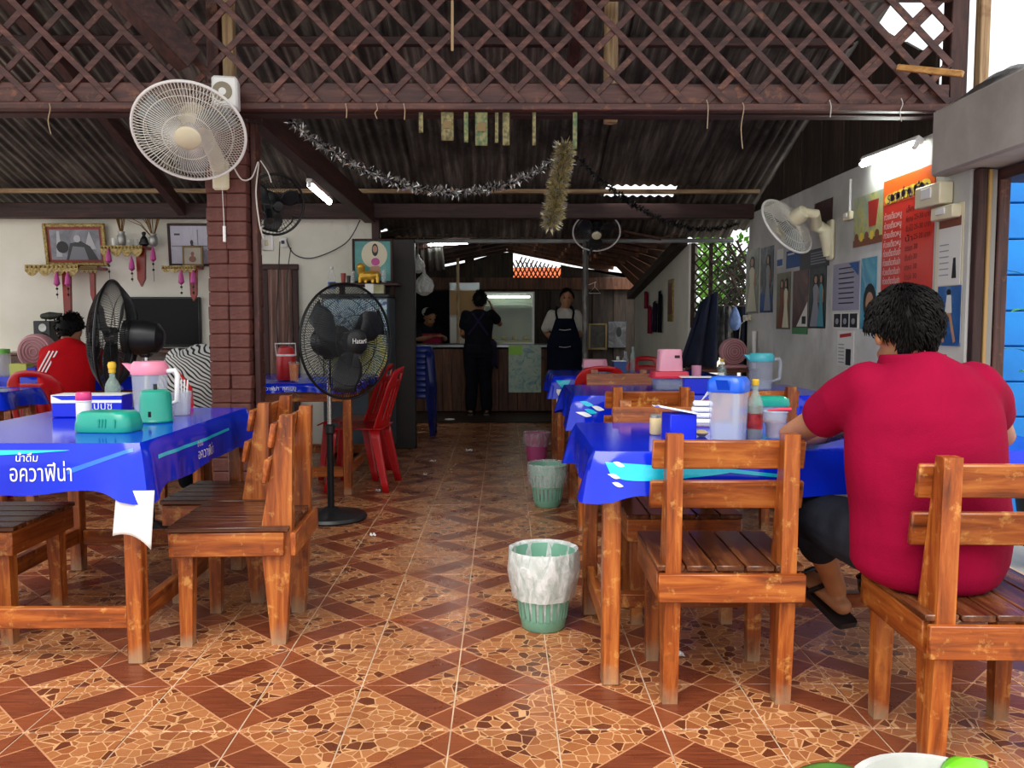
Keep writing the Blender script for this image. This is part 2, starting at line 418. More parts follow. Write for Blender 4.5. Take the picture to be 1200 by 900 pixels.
tag(MB().box((-.75, 4.47, 2.27), (6.0, .08, .14), .005).build('timber_beam', 'beam_x', None), 'heavy dark beam behind the lattice bottom rail', 'beam')

# ---- roof
def tin():
    s = NT('old_tin'); pos = s.coord('Object', (14, .8, 1)); st = s.noise(pos, 1.3, 6, .65); bl = s.noise(s.coord('Object'), 1.1, 6, .7); rr = s.noise(s.coord('Object', (3, 1, 1)), 2.5, 6, .7)
    c = s.ramp(st, [(.3, hx('#2a2723')), (.5, hx('#625c55')), (.72, hx('#a89f93'))])  # tin streaks; the pale stop also paints in highlights bounced from the floor
    c = s.mix(s.ramp(bl, [(.42, (0, 0, 0)), (.62, (.9,)*3)]), c, hx('#26221e'))
    c = s.mix(s.ramp(rr, [(.58, (0, 0, 0)), (.75, (.55,)*3)]), c, hx('#5b3c28'))
    h = s.new('ShaderNodeHueSaturation'); s.set(h.inputs['Color'], c); s.set(h.inputs['Value'], s.math('MULTIPLY_ADD', s.rnd(), .5, .75))
    s.fin(h.outputs[0], .62, .25)
tin()
def corr(wd, L, pitch=.076, amp=.010, step=6):
    b = MB(); nw = max(2, int(round(wd/pitch*step)))
    b.grid(lambda u, v: Vector((u*wd-wd/2, v*L-L/2, amp*math.sin(2*math.pi*u*wd/pitch))), nw, 1); return b
roof = struct('ceiling', 'old corrugated tin roof over the dining hall')
ang = math.atan(SL)
def sheet(x, y0, y1, dz, me=None, wd=.86):
    L = (y1-y0)/math.cos(ang)
    if me is None: me = corr(wd, L).mesh('roof_sheet', 60); me.materials.append(MATS['old_tin'])
    o = obj('roof_sheet', me, None, roof); o.location = (x, (y0+y1)/2, roofz((y0+y1)/2)+.03+dz); o.rotation_euler = (-ang, 0, 0)
    return me
ma = mb = None
for k in range(10):
    x = -5.0+k*.78
    if k == 9: x = 1.93
    ma = sheet(x, 1.6, 5.75, .012*(k % 2)+.03, ma)
    if k == 8:      # a short sheet leaves a slot of daylight by the purlin
        sheet(x, 5.6, 7.42, .012*(k % 2)); sheet(x, 7.56, 8.3, .012*(k % 2)-.02)
    else: mb = sheet(x, 5.6, 8.3, .012*(k % 2), mb)
for n, (yy, mm, hh, ll, seg) in enumerate([(7.42, 'pale_x', .035, 'pale weathered purlin under the roof close to the back wall', 2), (5.5, 'beam_x', .05, 'dark purlin under the middle of the tin roof', 1), (4.75, 'beam_x', .05, 'dark purlin under the tin roof behind the lattice', 1), (3.5, 'beam_x', .05, 'eave purlin under the front edge of the tin roof', 1)]):
    tag(MB().box((-1.5, yy, roofz(yy)-.005-hh/2), (7.4, .06, hh), .004).build('purlin', mm, None), ll, 'purlin')
tag(MB().box((-1.5, BW-.1, 2.125), (7.4, .1, .13), .006).build('timber_beam', 'beam_x', None), 'long dark maroon beam along the top of the back wall', 'beam')
for xx, ll in ((-2.80, 'dark rafter sloping down to the back wall over the framed picture'), (-4.6, 'dark rafter sloping down near the side wall'), (.44, 'dark rafter sloping above the lattice beside the pale post')):
    y0, y1 = (3.5, 7.6) if xx < 0 else (3.5, 5.6)
    tag(MB().bar((xx, y0, roofz(y0)-.1185), (xx, y1, roofz(y1)-.1185), .07, .10).build('rafter', 'beam_y', None), ll, 'rafter')
tag(MB().bar((-1.36, 4.78, 2.31), (-1.17, 7.58, 2.10), .09, .16).build('tie_beam', 'beam_y', None), 'blackened tie beam running from the pillar to the back post', 'beam')
tag(MB().bar((-2.02, 3.75, 2.98), (-1.53, 4.28, 2.42), .11, .12).build('brace', 'beam_y', None), 'thick dark brace slanting down onto the brick pillar', 'brace')
tag(MB().box((-1.50, 4.56, 2.62), (.06, .07, .84), .005).build('timber_post', 'maroon_z', None), 'maroon post standing on the pillar behind the lattice', 'post')
tag(MB().box((-1.425, 4.565, 2.66), (.055, .06, .72), .005).build('timber_post', 'pale_z', None), 'peeling pale post standing on the brick pillar', 'post')
tag(MB().lathe([(.036, 2.19), (.038, 2.5), (.034, 3.12)], 10, (.56, 4.545, 0)).build('timber_post', 'pale_z', None), 'pale round pole standing behind the lattice screen', 'post')
tag(MB().box((-1.13, BW-.02, 1.05), (.07, .09, 2.1), .005).build('timber_post', 'beam_z', None), 'dark post at the end of the whitewashed back wall', 'post')
tag(MB().box((2.31, 4.45, 2.60), (.09, .09, .80), .005).build('timber_post', 'beam_z', None), 'dark corner post above the concrete lintel', 'post')
tag(MB().box((2.42, 4.40, 2.60), (.05, .06, .80), .005).build('timber_post', 'pale_z', None), 'pale timber upright behind the dark corner post', 'post')
tag(MB().bar(aty(1052, 79, 4.32), Vector((2.17, 4.1, aty(1165, 87, 4.1).z)), .03, .03).build('stick', wood('bamboo', '#9a6a30', '#c08a48', '#d8aa68', 'x', .5), None), 'yellow bamboo stick wedged between lattice and concrete lintel', 'stick')
# dark plastic heap on the lintel
mat('black_plastic', '#0d0d10', '#1a1b20', rough=.35, scale=8)
b = MB(); rr = random.Random(3)
b.grid(lambda u, v: Vector((2.14+.22*u, 3.3+1.0*v, 2.188+math.sin(math.pi*min(max(u, .0), 1))*math.sin(math.pi*v)**.6*(.07+.03*math.sin(9*v+5*u)))), 8, 18)
tag(b.build('plastic_sheet', 'black_plastic', None, 60), 'crumpled black plastic sheet lying on the concrete lintel', 'sheet')

# ================================================================ KITCHEN SHELL
kw = struct('wall_kitchen', 'dark vertical plank wall at the end of the kitchen')
KY = 12.3
x = -3.2; k = 0
pm_ = [MB().box((0, 0, 0), (.158, .022, 1.64+.03*q), .003).mesh('plank') for q in range(3)]
for q in pm_: q.materials.append(MATS['plank_z'])
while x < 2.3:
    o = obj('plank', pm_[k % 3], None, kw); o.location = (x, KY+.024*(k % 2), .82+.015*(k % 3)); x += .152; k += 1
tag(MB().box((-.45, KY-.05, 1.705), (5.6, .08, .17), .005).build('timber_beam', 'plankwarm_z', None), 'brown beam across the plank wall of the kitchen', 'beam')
tag(MB().box((-.48, KY-.12, 1.15), (.13, .06, 2.3), .005).build('timber_post', 'plank_z', None), 'rough plank post behind the glass display case', 'post')
tag(MB().lathe([(.022, 0), (.02, 2.3)], 8, (-.62, KY-.6, 0)).build('timber_post', 'pale_z', None), 'thin pale pole beside the rough plank post', 'post')
# gable end above the beam: dark boards, daylight showing in slots along the rakes
ge = struct('wall_gable_end', 'dark boards closing the kitchen gable')
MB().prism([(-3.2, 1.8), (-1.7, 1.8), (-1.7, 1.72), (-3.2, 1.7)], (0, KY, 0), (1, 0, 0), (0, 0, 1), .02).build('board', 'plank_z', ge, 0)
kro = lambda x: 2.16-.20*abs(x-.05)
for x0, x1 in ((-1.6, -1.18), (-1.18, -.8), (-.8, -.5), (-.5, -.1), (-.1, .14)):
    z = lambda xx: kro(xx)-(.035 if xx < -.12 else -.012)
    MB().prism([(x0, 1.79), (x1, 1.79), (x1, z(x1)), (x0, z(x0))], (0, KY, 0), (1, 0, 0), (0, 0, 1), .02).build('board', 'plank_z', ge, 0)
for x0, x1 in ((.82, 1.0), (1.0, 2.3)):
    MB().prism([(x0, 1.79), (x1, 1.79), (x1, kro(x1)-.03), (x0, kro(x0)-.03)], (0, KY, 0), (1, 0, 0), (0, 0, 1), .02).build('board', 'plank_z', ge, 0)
mat('orange_lattice', '#6a3018', '#4a2010', rough=.7, scale=12)
mat('clay_tile', '#d8672c', '#a8441c', rough=.8, scale=9, stretch=(4, 1, 1), coords='World')
tag(MB().prism([(0, 0), (1.0, 0), (1.0, .55), (0, .55)], (.1, 12.7, 1.70), (1, 0, 0), (0, .86, .5), .03).build('roof_annex', 'clay_tile', None, 0), 'orange clay roof of an annex behind the kitchen', kind='structure')
ol = thing('orange_screen', 'small orange pierced screen under the kitchen gable', 'screen', (.48, KY+.02, 1.79))
for k in range(12):
    xx = -.36+.062*k; hh = .30-.16*(k/11)
    MB().bar((xx, 0, 0), (xx+hh*.5, 0, hh), .012, .02, None, .002).build('slat', 'orange_lattice', ol); MB().bar((xx, .012, 0), (xx-hh*.5, .012, hh), .012, .02, None, .002).build('slat', 'orange_lattice', ol)
# kitchen roof: two slopes of old boards with gaps
kr = struct('ceiling_kitchen', 'low kitchen roof of battens and old sheets')
def kroof(x): return 2.16-.20*abs(x-.05)
for sgn in (-1, 1):
    for k in range(4 if sgn > 0 else 7):
        xa, xb = .05+sgn*k*.36, .05+sgn*(k+1)*.36-sgn*.01
        MB().prism([(xa, kroof(xa)+.05), (xb, kroof(xb)+.05), (xb, kroof(xb)+.07), (xa, kroof(xa)+.07)], (0, 10.25, 0), (1, 0, 0), (0, 0, 1), 4.4).build('board', 'plankwarm_z' if sgn > 0 else 'plank_z', kr, 0)
    for k in range(8):
        yy = 8.4+k*.55
        MB().bar((.05, yy, kroof(.05)+.02), (.05+sgn*(1.45 if sgn > 0 else 2.4), yy, kroof(1.5 if sgn > 0 else 2.45)+.02), .05, .05).build('batten', 'plankwarm_z' if sgn > 0 else 'beam_x', kr)
# front band of corrugated tin under the long beam, then a grey pipe
kb = struct('ceiling_canopy', 'corrugated tin canopy over the kitchen entrance')
me = corr(.86, .55).mesh('roof_sheet', 60); me.materials.append(MATS['old_tin'])
for k in range(4):
    o = obj('roof_sheet', me, None, kb); o.location = (-.66+k*.80, 7.98, 2.08-.01*(k % 2)); o.rotation_euler = (R(-24), 0, 0)
tag(MB().tube([(-1.08, 8.15, 1.915), (2.18, 8.15, 1.925)], .021, 10).build('pipe', mat('grey_pipe', '#9a9d9c', '#7d8080', rough=.4, scale=5), None), 'grey pipe running across the kitchen entrance', 'pipe')
tag(MB().box((-.3, 8.32, 2.01), (1.5, .02, .09), .003).build('board', 'pale_x', None), 'pale weathered board above the kitchen pipe', 'board')
tag(MB().box((-.35, 8.22, 1.985), (.84, .03, .03), .004).build('dark_rail', mat('railblack', '#101010', rough=.4), None), 'black rail fixed above the kitchen pipe', 'rail')
# kitchen side wall, whitewashed, with slanting top
MB().prism([(8.15, 0), (11.45, 0), (11.45, 1.47), (8.15, 1.90)], (1.80, 0, 0), (0, 1, 0), (0, 0, 1), .08).build('wall_kitchen_side', 'whitewash', None, 0)
tag(bpy.data.objects['wall_kitchen_side'], 'whitewashed kitchen side wall with a slanting top edge', kind='structure')
for k in range(7):
    ya, yb = 8.15+k*.48, 8.15+(k+1)*.48-.02; za = lambda yy: 2.03-(yy-8.1)*.13
    MB().add([(1.47, ya, kroof(1.47)+.06), (1.47, yb, kroof(1.47)+.06), (1.80, yb, za(yb)), (1.80, ya, za(ya)), (1.47, ya, kroof(1.47)+.075), (1.47, yb, kroof(1.47)+.075), (1.80, yb, za(yb)+.015), (1.80, ya, za(ya)+.015)], [(3, 2, 1, 0), (4, 5, 6, 7), (0, 1, 5, 4), (1, 2, 6, 5), (2, 3, 7, 6), (3, 0, 4, 7)]).build('board', 'plankwarm_z', kr, 0)
tag(MB().bar((1.7085, 8.2, 1.930), (1.7085, 11.5, 1.505), .10, .09).build('rafter', 'plank_y', None), 'dark rafter along the top of the kitchen side wall', 'rafter')
tag(MB().box((-2.9, 10.1, 1.05), (.06, 4.4, 2.1), 0).build('wall_kitchen_dark', 'plank_z', None, 0), 'dark side wall of the kitchen', kind='structure')
tag(MB().box((3.4, 9.6, .55), (.05, 3.7, 1.1), 0).build('wall_yard', 'plank_z', None, 0), 'low dark wall outside the lattice opening', kind='structure')
# dark tall panel at the left of the kitchen entrance
tag(MB().box((-.95, 7.80, .95), (.30, .10, 1.9), .006).build('wall_panel', mat('darkpanel', '#2a211a', '#1a1410', rough=.5, scale=3), None), 'dark brown panel beside the picture of the deity', kind='structure')
# ================================================================ FURNITURE
def xf(b, M): b.v = [tuple(M @ Vector(v)) for v in b.v]; return b
MB.xf = xf
# ---- wooden chair, faces +Y, origin on the floor under the seat centre
def make_chair(name, label, group, legtilt=0.0, back=True):
    t = thing(name, label, 'chair' if back else 'stool', group=group)
    for k in range(5):
        x = -.176+.088*k
        MB().box((x, .012, .424), (.083, .425+.006*(k % 2), .018), .003).build('seat_slat', 'oakdark_y', t)
    for sx in (-1, 1):
        MB().box((sx*.205, .01, .370), (.022, .385, .085), .003).build('side_apron', 'oak_y', t)
        pr = [(-.178, 0), (-.128, 0), (-.098, .36), (-.103, .44), (-.172, .825), (-.216, .825), (-.207, .44), (-.205, .36)]
        if not back: pr = [(-.178, 0), (-.136, 0), (-.128, .36), (-.128, .414), (-.182, .414), (-.182, .36)]
        MB().prism(pr, (sx*.170, 0, 0), (0, 1, 0), (0, 0, 1), .046).build('rear_leg', 'oak_z', t, 20)
        q = legtilt
        b = MB(); w1, w0 = .027, .021
        top = [(sx*.17+a*w1, .165+c*w1, .414) for a, c in ((-1, -1), (1, -1), (1, 1), (-1, 1))]; bot = [(sx*.172+a*w0, .172-q+c*w0, 0) for a, c in ((-1, -1), (1, -1), (1, 1), (-1, 1))]
        b.add(bot+top, [(3, 2, 1, 0), (4, 5, 6, 7), (0, 1, 5, 4), (1, 2, 6, 5), (2, 3, 7, 6), (3, 0, 4, 7)]).build('front_leg', 'oak_z', t, 20)
    MB().box((0, .207, .370), (.432, .022, .085), .003).build('front_apron', 'oak_x', t)
    MB().box((0, -.215, .370), (.432, .020, .085), .003).build('rear_apron', 'oak_x', t)
    for z, ln in ((.757, .455), (.632, .462)) if back else ():
        yy = -.103-(z-.44)/.385*.069+.0105
        MB().box((0, 0, 0), (ln, .018, .088), .004).xf(Matrix.Translation((0, yy, z)) @ Matrix.Rotation(R(10), 4, 'X')).build('back_rail', 'oak_x', t)
    return t
def place(t, x, y, rz, label=None, rx=0):
    t.location = (x, y, 0); t.rotation_euler = (rx, 0, rz)
    if label: t['label'] = label
    return t
G = 'wooden slat chairs at the dining tables'
ch0 = make_chair('wooden_chair', 'empty slatted wooden chair standing in front of the blue-lidded pitcher', G)
place(ch0, .675, 2.672, R(-1))
c = copy_tree(ch0); place(c, 1.262, 2.235, R(-2), 'slatted wooden chair on which the man in the crimson shirt sits')
c = copy_tree(ch0); place(c, -.965, 3.175, R(92), 'slatted wooden chair on the aisle side of the teal tin table, away from the pillar')
c = copy_tree(ch0); place(c, -1.165, 3.635, R(90), 'slatted wooden chair on the aisle side of the teal tin table, towards the pillar')
c = copy_tree(ch0); place(c, -1.948, 3.19, R(-90), 'slatted wooden chair pushed under the table with the teal tin, facing the aisle')
c = copy_tree(ch0); place(c, .745, 4.48, R(0), 'slatted wooden chair with its back to the pitcher table, facing the pink container stack')
c = copy_tree(ch0); place(c, .80, 5.72, R(180), 'slatted wooden chair behind the pink container stack, facing the pitcher table')
c = copy_tree(ch0); place(c, 1.285, 4.50, R(2), 'slatted wooden chair in front of the grey poster wall')
c = copy_tree(ch0); place(c, .68, 3.37, R(180), 'slatted wooden chair tucked in at the far side of the pitcher table')

c = make_chair('wooden_stool', 'slatted wooden stool under the person in the striped top', None, back=False); place(c, -1.95, 5.10, R(0))
# ---- tables with glossy blue vinyl cloths
def vinyl():
    s = NT('blue_vinyl'); c = s.noise(s.coord('World'), 3, 3)
    s.fin(s.ramp(c, [(.3, hx('#0722c4')), (.7, hx('#0c34dc'))]), .12, 0, Specular_IOR_Level=.48)
vinyl()
mat('cyan_print', '#12c4ea', '#2fd8f0', rough=.15, scale=6, coords='World'); mat('white_print', '#f2f4f6', rough=.25); mat('sky_print', '#2a6cf0', '#3a86f6', rough=.15, scale=5, coords='World')
mat('white_vinyl', '#eeeeec', rough=.4); mat('navy_print', '#0b1a78', rough=.2)
class Table:
    def __init__(s, name, label, x0, x1, y0, y1, H=.17, z=.752, seed=1, cloth_label='', legs=True, stretch=True, corner=.0, inset=.05, wav=1.0):
        s.x0, s.x1, s.y0, s.y1, s.z, s.H = x0, x1, y0, y1, z, H; s.rr = random.Random(seed); s.corner = corner; s.wav = wav
        cx, cy = (x0+x1)/2, (y0+y1)/2; t = thing(name, label, 'table', (cx, cy, 0)); s.t = t
        W, D = x1-x0, y1-y0
        MB().box((0, 0, z-.016), (W-.02, D-.02, .026), .004).build('tabletop', 'oak_x', t)
        for sy in (-1, 1): MB().box((0, sy*(D/2-inset), z-.075), (W-2*inset, .022, .09), .003).build('apron', 'oak_x', t)
        for sx in (-1, 1): MB().box((sx*(W/2-inset), 0, z-.075), (.022, D-2*inset, .09), .003).build('apron', 'oak_y', t)
        for sx in (-1, 1):
            for sy in (-1, 1): MB().box((sx*(W/2-inset), sy*(D/2-inset), (z-.03)/2), (.056, .056, z-.03), .005).build('leg', 'oak_z', t)
            if stretch: MB().box((sx*(W/2-inset), 0, .165), (.03, D-2*inset-.056, .07), .003).build('stretcher', 'oak_y', t)
        if stretch == 'mid': MB().box((0, 0, .165), (W-2*inset-.03, .05, .05), .003).build('stretcher', 'oak_x', t)
        elif stretch:
            for sy in (-1, 1): MB().box((0, sy*(D/2-inset), .155), (W-2*inset-.056, .03, .07), .003).build('stretcher', 'oak_x', t)
        # cloth
        s.c = thing('tablecloth', cloth_label, 'tablecloth', (0, 0, 0))
        rc = .018; s.segs = []
        s.P = 2*(W+D); s.ph = [s.rr.uniform(0, 6.28) for _ in range(5)]
        ns = int(s.P/.022)
        b = MB(); rows = 9
        for j in range(rows+1):
            for i in range(ns): b.v.append(tuple(s.S(s.P*i/ns, j/rows*s.drop(s.P*i/ns), 0)))
        for j in range(rows):
            for i in range(ns): k = (i+1) % ns; b.f.append((j*ns+i, (j+1)*ns+i, (j+1)*ns+k, j*ns+k))
        b.f.append(tuple(range(ns)))
        o = b.build('cloth_sheet', 'blue_vinyl', s.c, 50); s.sheet = o
    def base(s, q):
        W, D = s.x1-s.x0, s.y1-s.y0; q %= s.P; r = .02
        def edge(p0, d, n, L, q):
            p = Vector((p0[0]+d[0]*q, p0[1]+d[1]*q, 0)); n = Vector((*n, 0)); tn = Vector((*d, 0))
            a = 0
            if q < r*2: a = -(1-q/(2*r))*.785
            if q > L-r*2: a = (1-(L-q)/(2*r))*.785
            nn = n*math.cos(a)+tn*math.sin(a); dc = min(q, L-q)
            if abs(a) > 0: p -= n*(r*.35*(abs(a)/.785)**2)
            return p, nn.normalized(), dc
        if q < W: return edge((s.x0, s.y0), (1, 0), (0, -1), W, q)
        q -= W
        if q < D: return edge((s.x1, s.y0), (0, 1), (1, 0), D, q)
        q -= D
        if q < W: return edge((s.x1, s.y1), (-1, 0), (0, 1), W, q)
        q -= W
        return edge((s.x0, s.y1), (0, -1), (-1, 0), D, q)
    def drop(s, q):
        p, n, dc = s.base(q); return s.H*(1+.05*math.sin(7*q+s.ph[0])+.03*math.sin(17*q+s.ph[1]))+s.corner*math.exp(-(dc/.09)**2)
    def S(s, q, t, off=0.0):
        p, n, dc = s.base(q); f = t/s.H; cf = math.exp(-(dc/.10)**2)
        out = .004+.010*min(f*3, 1)+f*s.wav*(.010+.009*math.sin(19*q+s.ph[2])+.006*math.sin(41*q+s.ph[3]))+f*.035*cf
        z = s.z+.003-t
        if t <= 0: out = .002
        return p+n*(out+off)+Vector((0, 0, z))
    def band(s, name, m, q0, q1, ta, tb, off=.0016, n=40):
        """printed patch between curves ta(u), tb(u) on the overhang"""
        b = MB(); b.grid(lambda u, v: s.S(q0+(q1-q0)*u, ta(u)+(tb(u)-ta(u))*v, off), n, 5)
        b.f = [f[::-1] for f in b.f]
        return b.build(name, m, s.c, 60)
    def write(s, body, q, t, size, width=None, m='white_print', flip=1, off=.0026):
        return text('lettering', body, size, m, s.c, (0, 0, 0), (1, 0, 0), (0, 0, 1), fn=lambda a, b: s.S(q+a*flip, t-b, off), width=width)

L1 = Table('dining_table', 'wooden dining table beside the brick pillar, teal tin on it', -2.02, -1.20, 2.80, 3.97, H=.165, seed=2, corner=.035, wav=.5,
    cloth_label='glossy blue vinyl cloth with white lettering under the teal tin', inset=.04)
f1 = lambda u: .012; W1 = .82
L1.band('print_swoosh', 'cyan_print', .23, .595, lambda u: .022, lambda u: .022+.022*(1-u)**.8+.001)
L1.band('print_swoosh', 'sky_print', .59, .80, lambda u: .085-.07*u, lambda u: .100-.075*u+.002)
L1.band('print_swoosh', 'cyan_print', W1+.10, W1+.86, lambda u: .055-.010*u+.012*math.sin(2*u), lambda u: .068-.012*u+.012*math.sin(2*u))
L1.write('น้ำดื่ม', .460, .048, .034); L1.write('อควาฟีน่า', .505, .100, .078, width=.200)
L1.write('น้ำดื่ม', W1+.50, .075, .026, off=.007); L1.write('อควาฟีน่า', W1+.56, .115, .055, width=.17, off=.007)
b = MB(); b.grid(lambda u, v: Vector((-1.262+.125*u-.014*v+.008*math.sin(3*u), 2.764-.012*math.sin(2.5*u)-.008*v, .605-.125*v-.045*u*v-.10*(u-.5)*(u-.5)*v)), 10, 10)
b.build('cloth_corner', 'white_vinyl', L1.c, 60, solid=.002)

R1 = Table('dining_table', 'wooden dining table carrying the blue-lidded pitcher and fish sauce bottle', .285, 1.80, 2.60, 3.36, H=.135, seed=5, corner=.03, stretch='mid', wav=.4,
    cloth_label='glossy blue vinyl cloth under the blue-lidded pitcher', inset=.055)
R1.band('print_swoosh', 'cyan_print', .03, .42, lambda u: .030+.030*u, lambda u: .031+.030*u+.050*math.sin(math.pi*u**.45)**.8)
R1.band('print_swoosh', 'cyan_print', .30, .62, lambda u: .040+.035*u, lambda u: .052+.032*u+.001)
for q, tt in ((.05, .03), (.035, .065), (.045, .09)): R1.band('print_splash', 'white_print', q, q+.035, lambda u: tt+.012*u-.006*math.sin(math.pi*u), lambda u: tt+.012*u+.007*math.sin(math.pi*u)+.0005, off=.003, n=10)
R1.write('ไอโอ', 1.30, .075, .055)
R2 = Table('dining_table', 'wooden dining table carrying the pink container stack', .385, 1.80, 4.60, 5.42, H=.15, seed=9, corner=.03, stretch='mid',
    cloth_label='glossy blue vinyl cloth under the pink container stack', inset=.055)
for q, tt, m_ in ((.03, .03, 'cyan_print'), (.05, .07, 'cyan_print'), (.02, .085, 'white_print'), (.09, .055, 'white_print')): R2.band('print_splash', m_, q, q+.07, lambda u: tt+.02*u-.010*math.sin(math.pi*u), lambda u: tt+.02*u+.014*math.sin(math.pi*u)+.0005, n=12)
R2.band('print_swoosh', 'cyan_print', .30, .62, lambda u: .050, lambda u: .072)
R2.band('print_swoosh', 'white_print', .24, .285, lambda u: .045, lambda u: .075)
R3 = Table('dining_table', 'wooden dining table in front of the man in the dark apron', .375, 1.62, 6.30, 7.12, H=.15, seed=12, corner=.02, stretch='mid',
    cloth_label='glossy blue vinyl cloth behind the red plastic chair', inset=.055)
R3.band('print_splash', 'cyan_print', .02, .12, lambda u: .03, lambda u: .03+.06*math.sin(math.pi*u)+.002, n=10)
b = MB(); b.grid(lambda u, v: Vector((.39+.07*u, 6.262-.006*math.sin(3*u)-.01*v, .66-.14*v)), 6, 6)
b.build('cloth_corner', 'white_vinyl', R3.c, 60, solid=.002)
L2 = Table('dining_table', 'small wooden table carrying the red water jug behind the pillar', -2.0, -1.01, 5.64, 6.76, H=.06, z=.745, seed=15,
    cloth_label='blue vinyl cloth with white lettering under the red water jug', inset=.03)
L2.write('ทุกเมนู', .59, .033, .034); L2.write('อควาฟีน่า', .46, .033, .034)
L3 = Table('dining_table', 'wooden table next to the red plastic chair of the person in the red jacket', -4.2, -2.90, 4.92, 5.36, H=.10, z=.745, seed=18,
    cloth_label='dark blue vinyl cloth next to the person in the red jacket', inset=.05)
L4 = Table('dining_table', 'wooden table in front of the person in the red jacket', -4.1, -2.6, 6.41, 7.05, H=.10, z=.745, seed=21,
    cloth_label='blue vinyl cloth carrying the small yellow box', inset=.05)

# ---- red plastic chairs (faces +Y)
mat('red_plastic', '#c01018', '#a80c14', rough=.32, scale=3)
def make_plastic(name, label, group, m='red_plastic'):
    t = thing(name, label, 'chair', group=group)
    b = MB(); b.grid(lambda u, v: Vector(((u-.5)*(.40+.03*v), -.19+.40*v, .43-.018*math.sin(math.pi*u)*math.sin(math.pi*v)-.03*max(0, v-.85)/.15)), 12, 12)
    b.build('seat', m, t, 60, solid=.008)
    def bk(u, v):
        hw = .205*(1-.10*v)*(1-.35*max(0, (v-.70)/.30)**2.5); x = (u*2-1)*hw
        return Vector((x, -.185-.12*v+.055*(abs(u*2-1)**2)*(1-.3*v), .425+.42*v*(1-.05*(u*2-1)**2)))
    b = MB(); nu, nv = 21, 20; vs = [bk(i/nu, j/nv) for j in range(nv+1) for i in range(nu+1)]; fs = []
    for j in range(nv):
        for i in range(nu):
            if 16 <= j <= 17 and 6 <= i <= 14: continue                 # grip slot
            if 3 <= j <= 13 and i in (3, 6, 9, 11, 14, 17): continue     # slits between the back slats
            a = j*(nu+1)+i; fs.append((a, a+1, a+nu+2, a+nu+1))
    b.add(vs, fs).build('backrest', m, t, 60, solid=.007)
    for sx in (-1, 1):
        for (y0, y1, w0) in ((.17, .205, .05), (-.17, -.245, .065)):
            bb = MB(); bb.grid(lambda u, v: Vector((sx*(.168+.035*v)+sx*.02*(1 if u < .5 else 1-2*(u-.5)), y0+(y1-y0)*v+(w0*(1-.35*v))*(-1 if y0 > 0 else 1)*(min(u*2, 1)), .425*(1-v))), 6, 6)
            bb.build('leg', m, t, 60, solid=.006)
    return t
GP = 'red plastic chairs'
rc = make_plastic('plastic_chair', 'red plastic chair at the red jug table, nearer the brick pillar', GP); place(rc, -1.0, 5.95, R(86))
c = copy_tree(rc); place(c, -1.13, 6.40, R(84), 'red plastic chair at the red jug table, nearer the back wall')
c = copy_tree(rc); place(c, .70, 5.98+.33, R(0), 'red plastic chair in front of the man in the dark apron'); c.location.y = 6.33
c = copy_tree(rc); place(c, -3.02, 5.78, R(-4), 'red plastic chair under the person in the red jacket')
c = copy_tree(rc); place(c, -3.52, 5.76, R(3), 'empty red plastic chair beside the person in the red jacket')
c = copy_tree(rc); place(c, 1.30, 7.50, R(180), 'red plastic chair at the far end of the table near the whitewashed kitchen wall')

# ---- stack of blue plastic stools
mat('navy_plastic', '#1a2f86', '#142468', rough=.3, scale=3)
def make_stool(label):
    t = thing('plastic_stool', label, 'stool', group='stack of blue plastic stools')
    prof = [(.0, .45), (.09, .45), (.119, .446), (.130, .43), (.135, .40), (.137, .385)]
    MB().lathe(prof, 20, sq=4, cap=False).build('seat', 'navy_plastic', t, 50, solid=.006)
    for k in range(4):
        a = k*math.pi/2+math.pi/4; ca, sa = math.cos(a), math.sin(a); tx, ty = -sa, ca
        b = MB(); b.grid(lambda u, v: Vector((ca*(.169+.052*v-.020*abs(u-.5)*2)+tx*(u-.5)*.10*(1-.3*v), sa*(.169+.052*v-.020*abs(u-.5)*2)+ty*(u-.5)*.10*(1-.3*v), .402*(1-v))), 6, 4)
        b.build('leg', 'navy_plastic', t, 60, solid=.0032)
    for q in (0, 1): MB().box((0, 0, .4212), ((.15, .006)[q], (.006, .15)[q], .0518)).build('stacking_rib', 'navy_plastic', t, 0)
    return t
st = make_stool('lowest blue plastic stool of the tall stack, standing on the floor'); st.location = (-.86, 8.75, 0)
for k in range(1, 9):
    c = copy_tree(st); c['label'] = 'topmost blue plastic stool of the tall stack' if k == 8 else 'blue plastic stool within the tall stack beside the kitchen panel'; c.location = (-.86+random.uniform(-.0015, .0015), 8.75+random.uniform(-.0015, .0015), .058*k); c.rotation_euler.z = R(random.uniform(-.5, .5))
mat('cardboard', '#8a6238', '#6f4c2a', rough=.85, scale=4)
bx = thing('cardboard_box', 'brown cardboard box with a green label beside the blue stools', 'box', (-1.17, 8.62, 0))
MB().box((0, 0, .20), (.22, .22, .40), .005).build('carton', 'cardboard', bx); MB().box((0.04, -.112, .24), (.10, .002, .05)).build('label', mat('green_label', '#1f9a62', rough=.5), bx, 0)

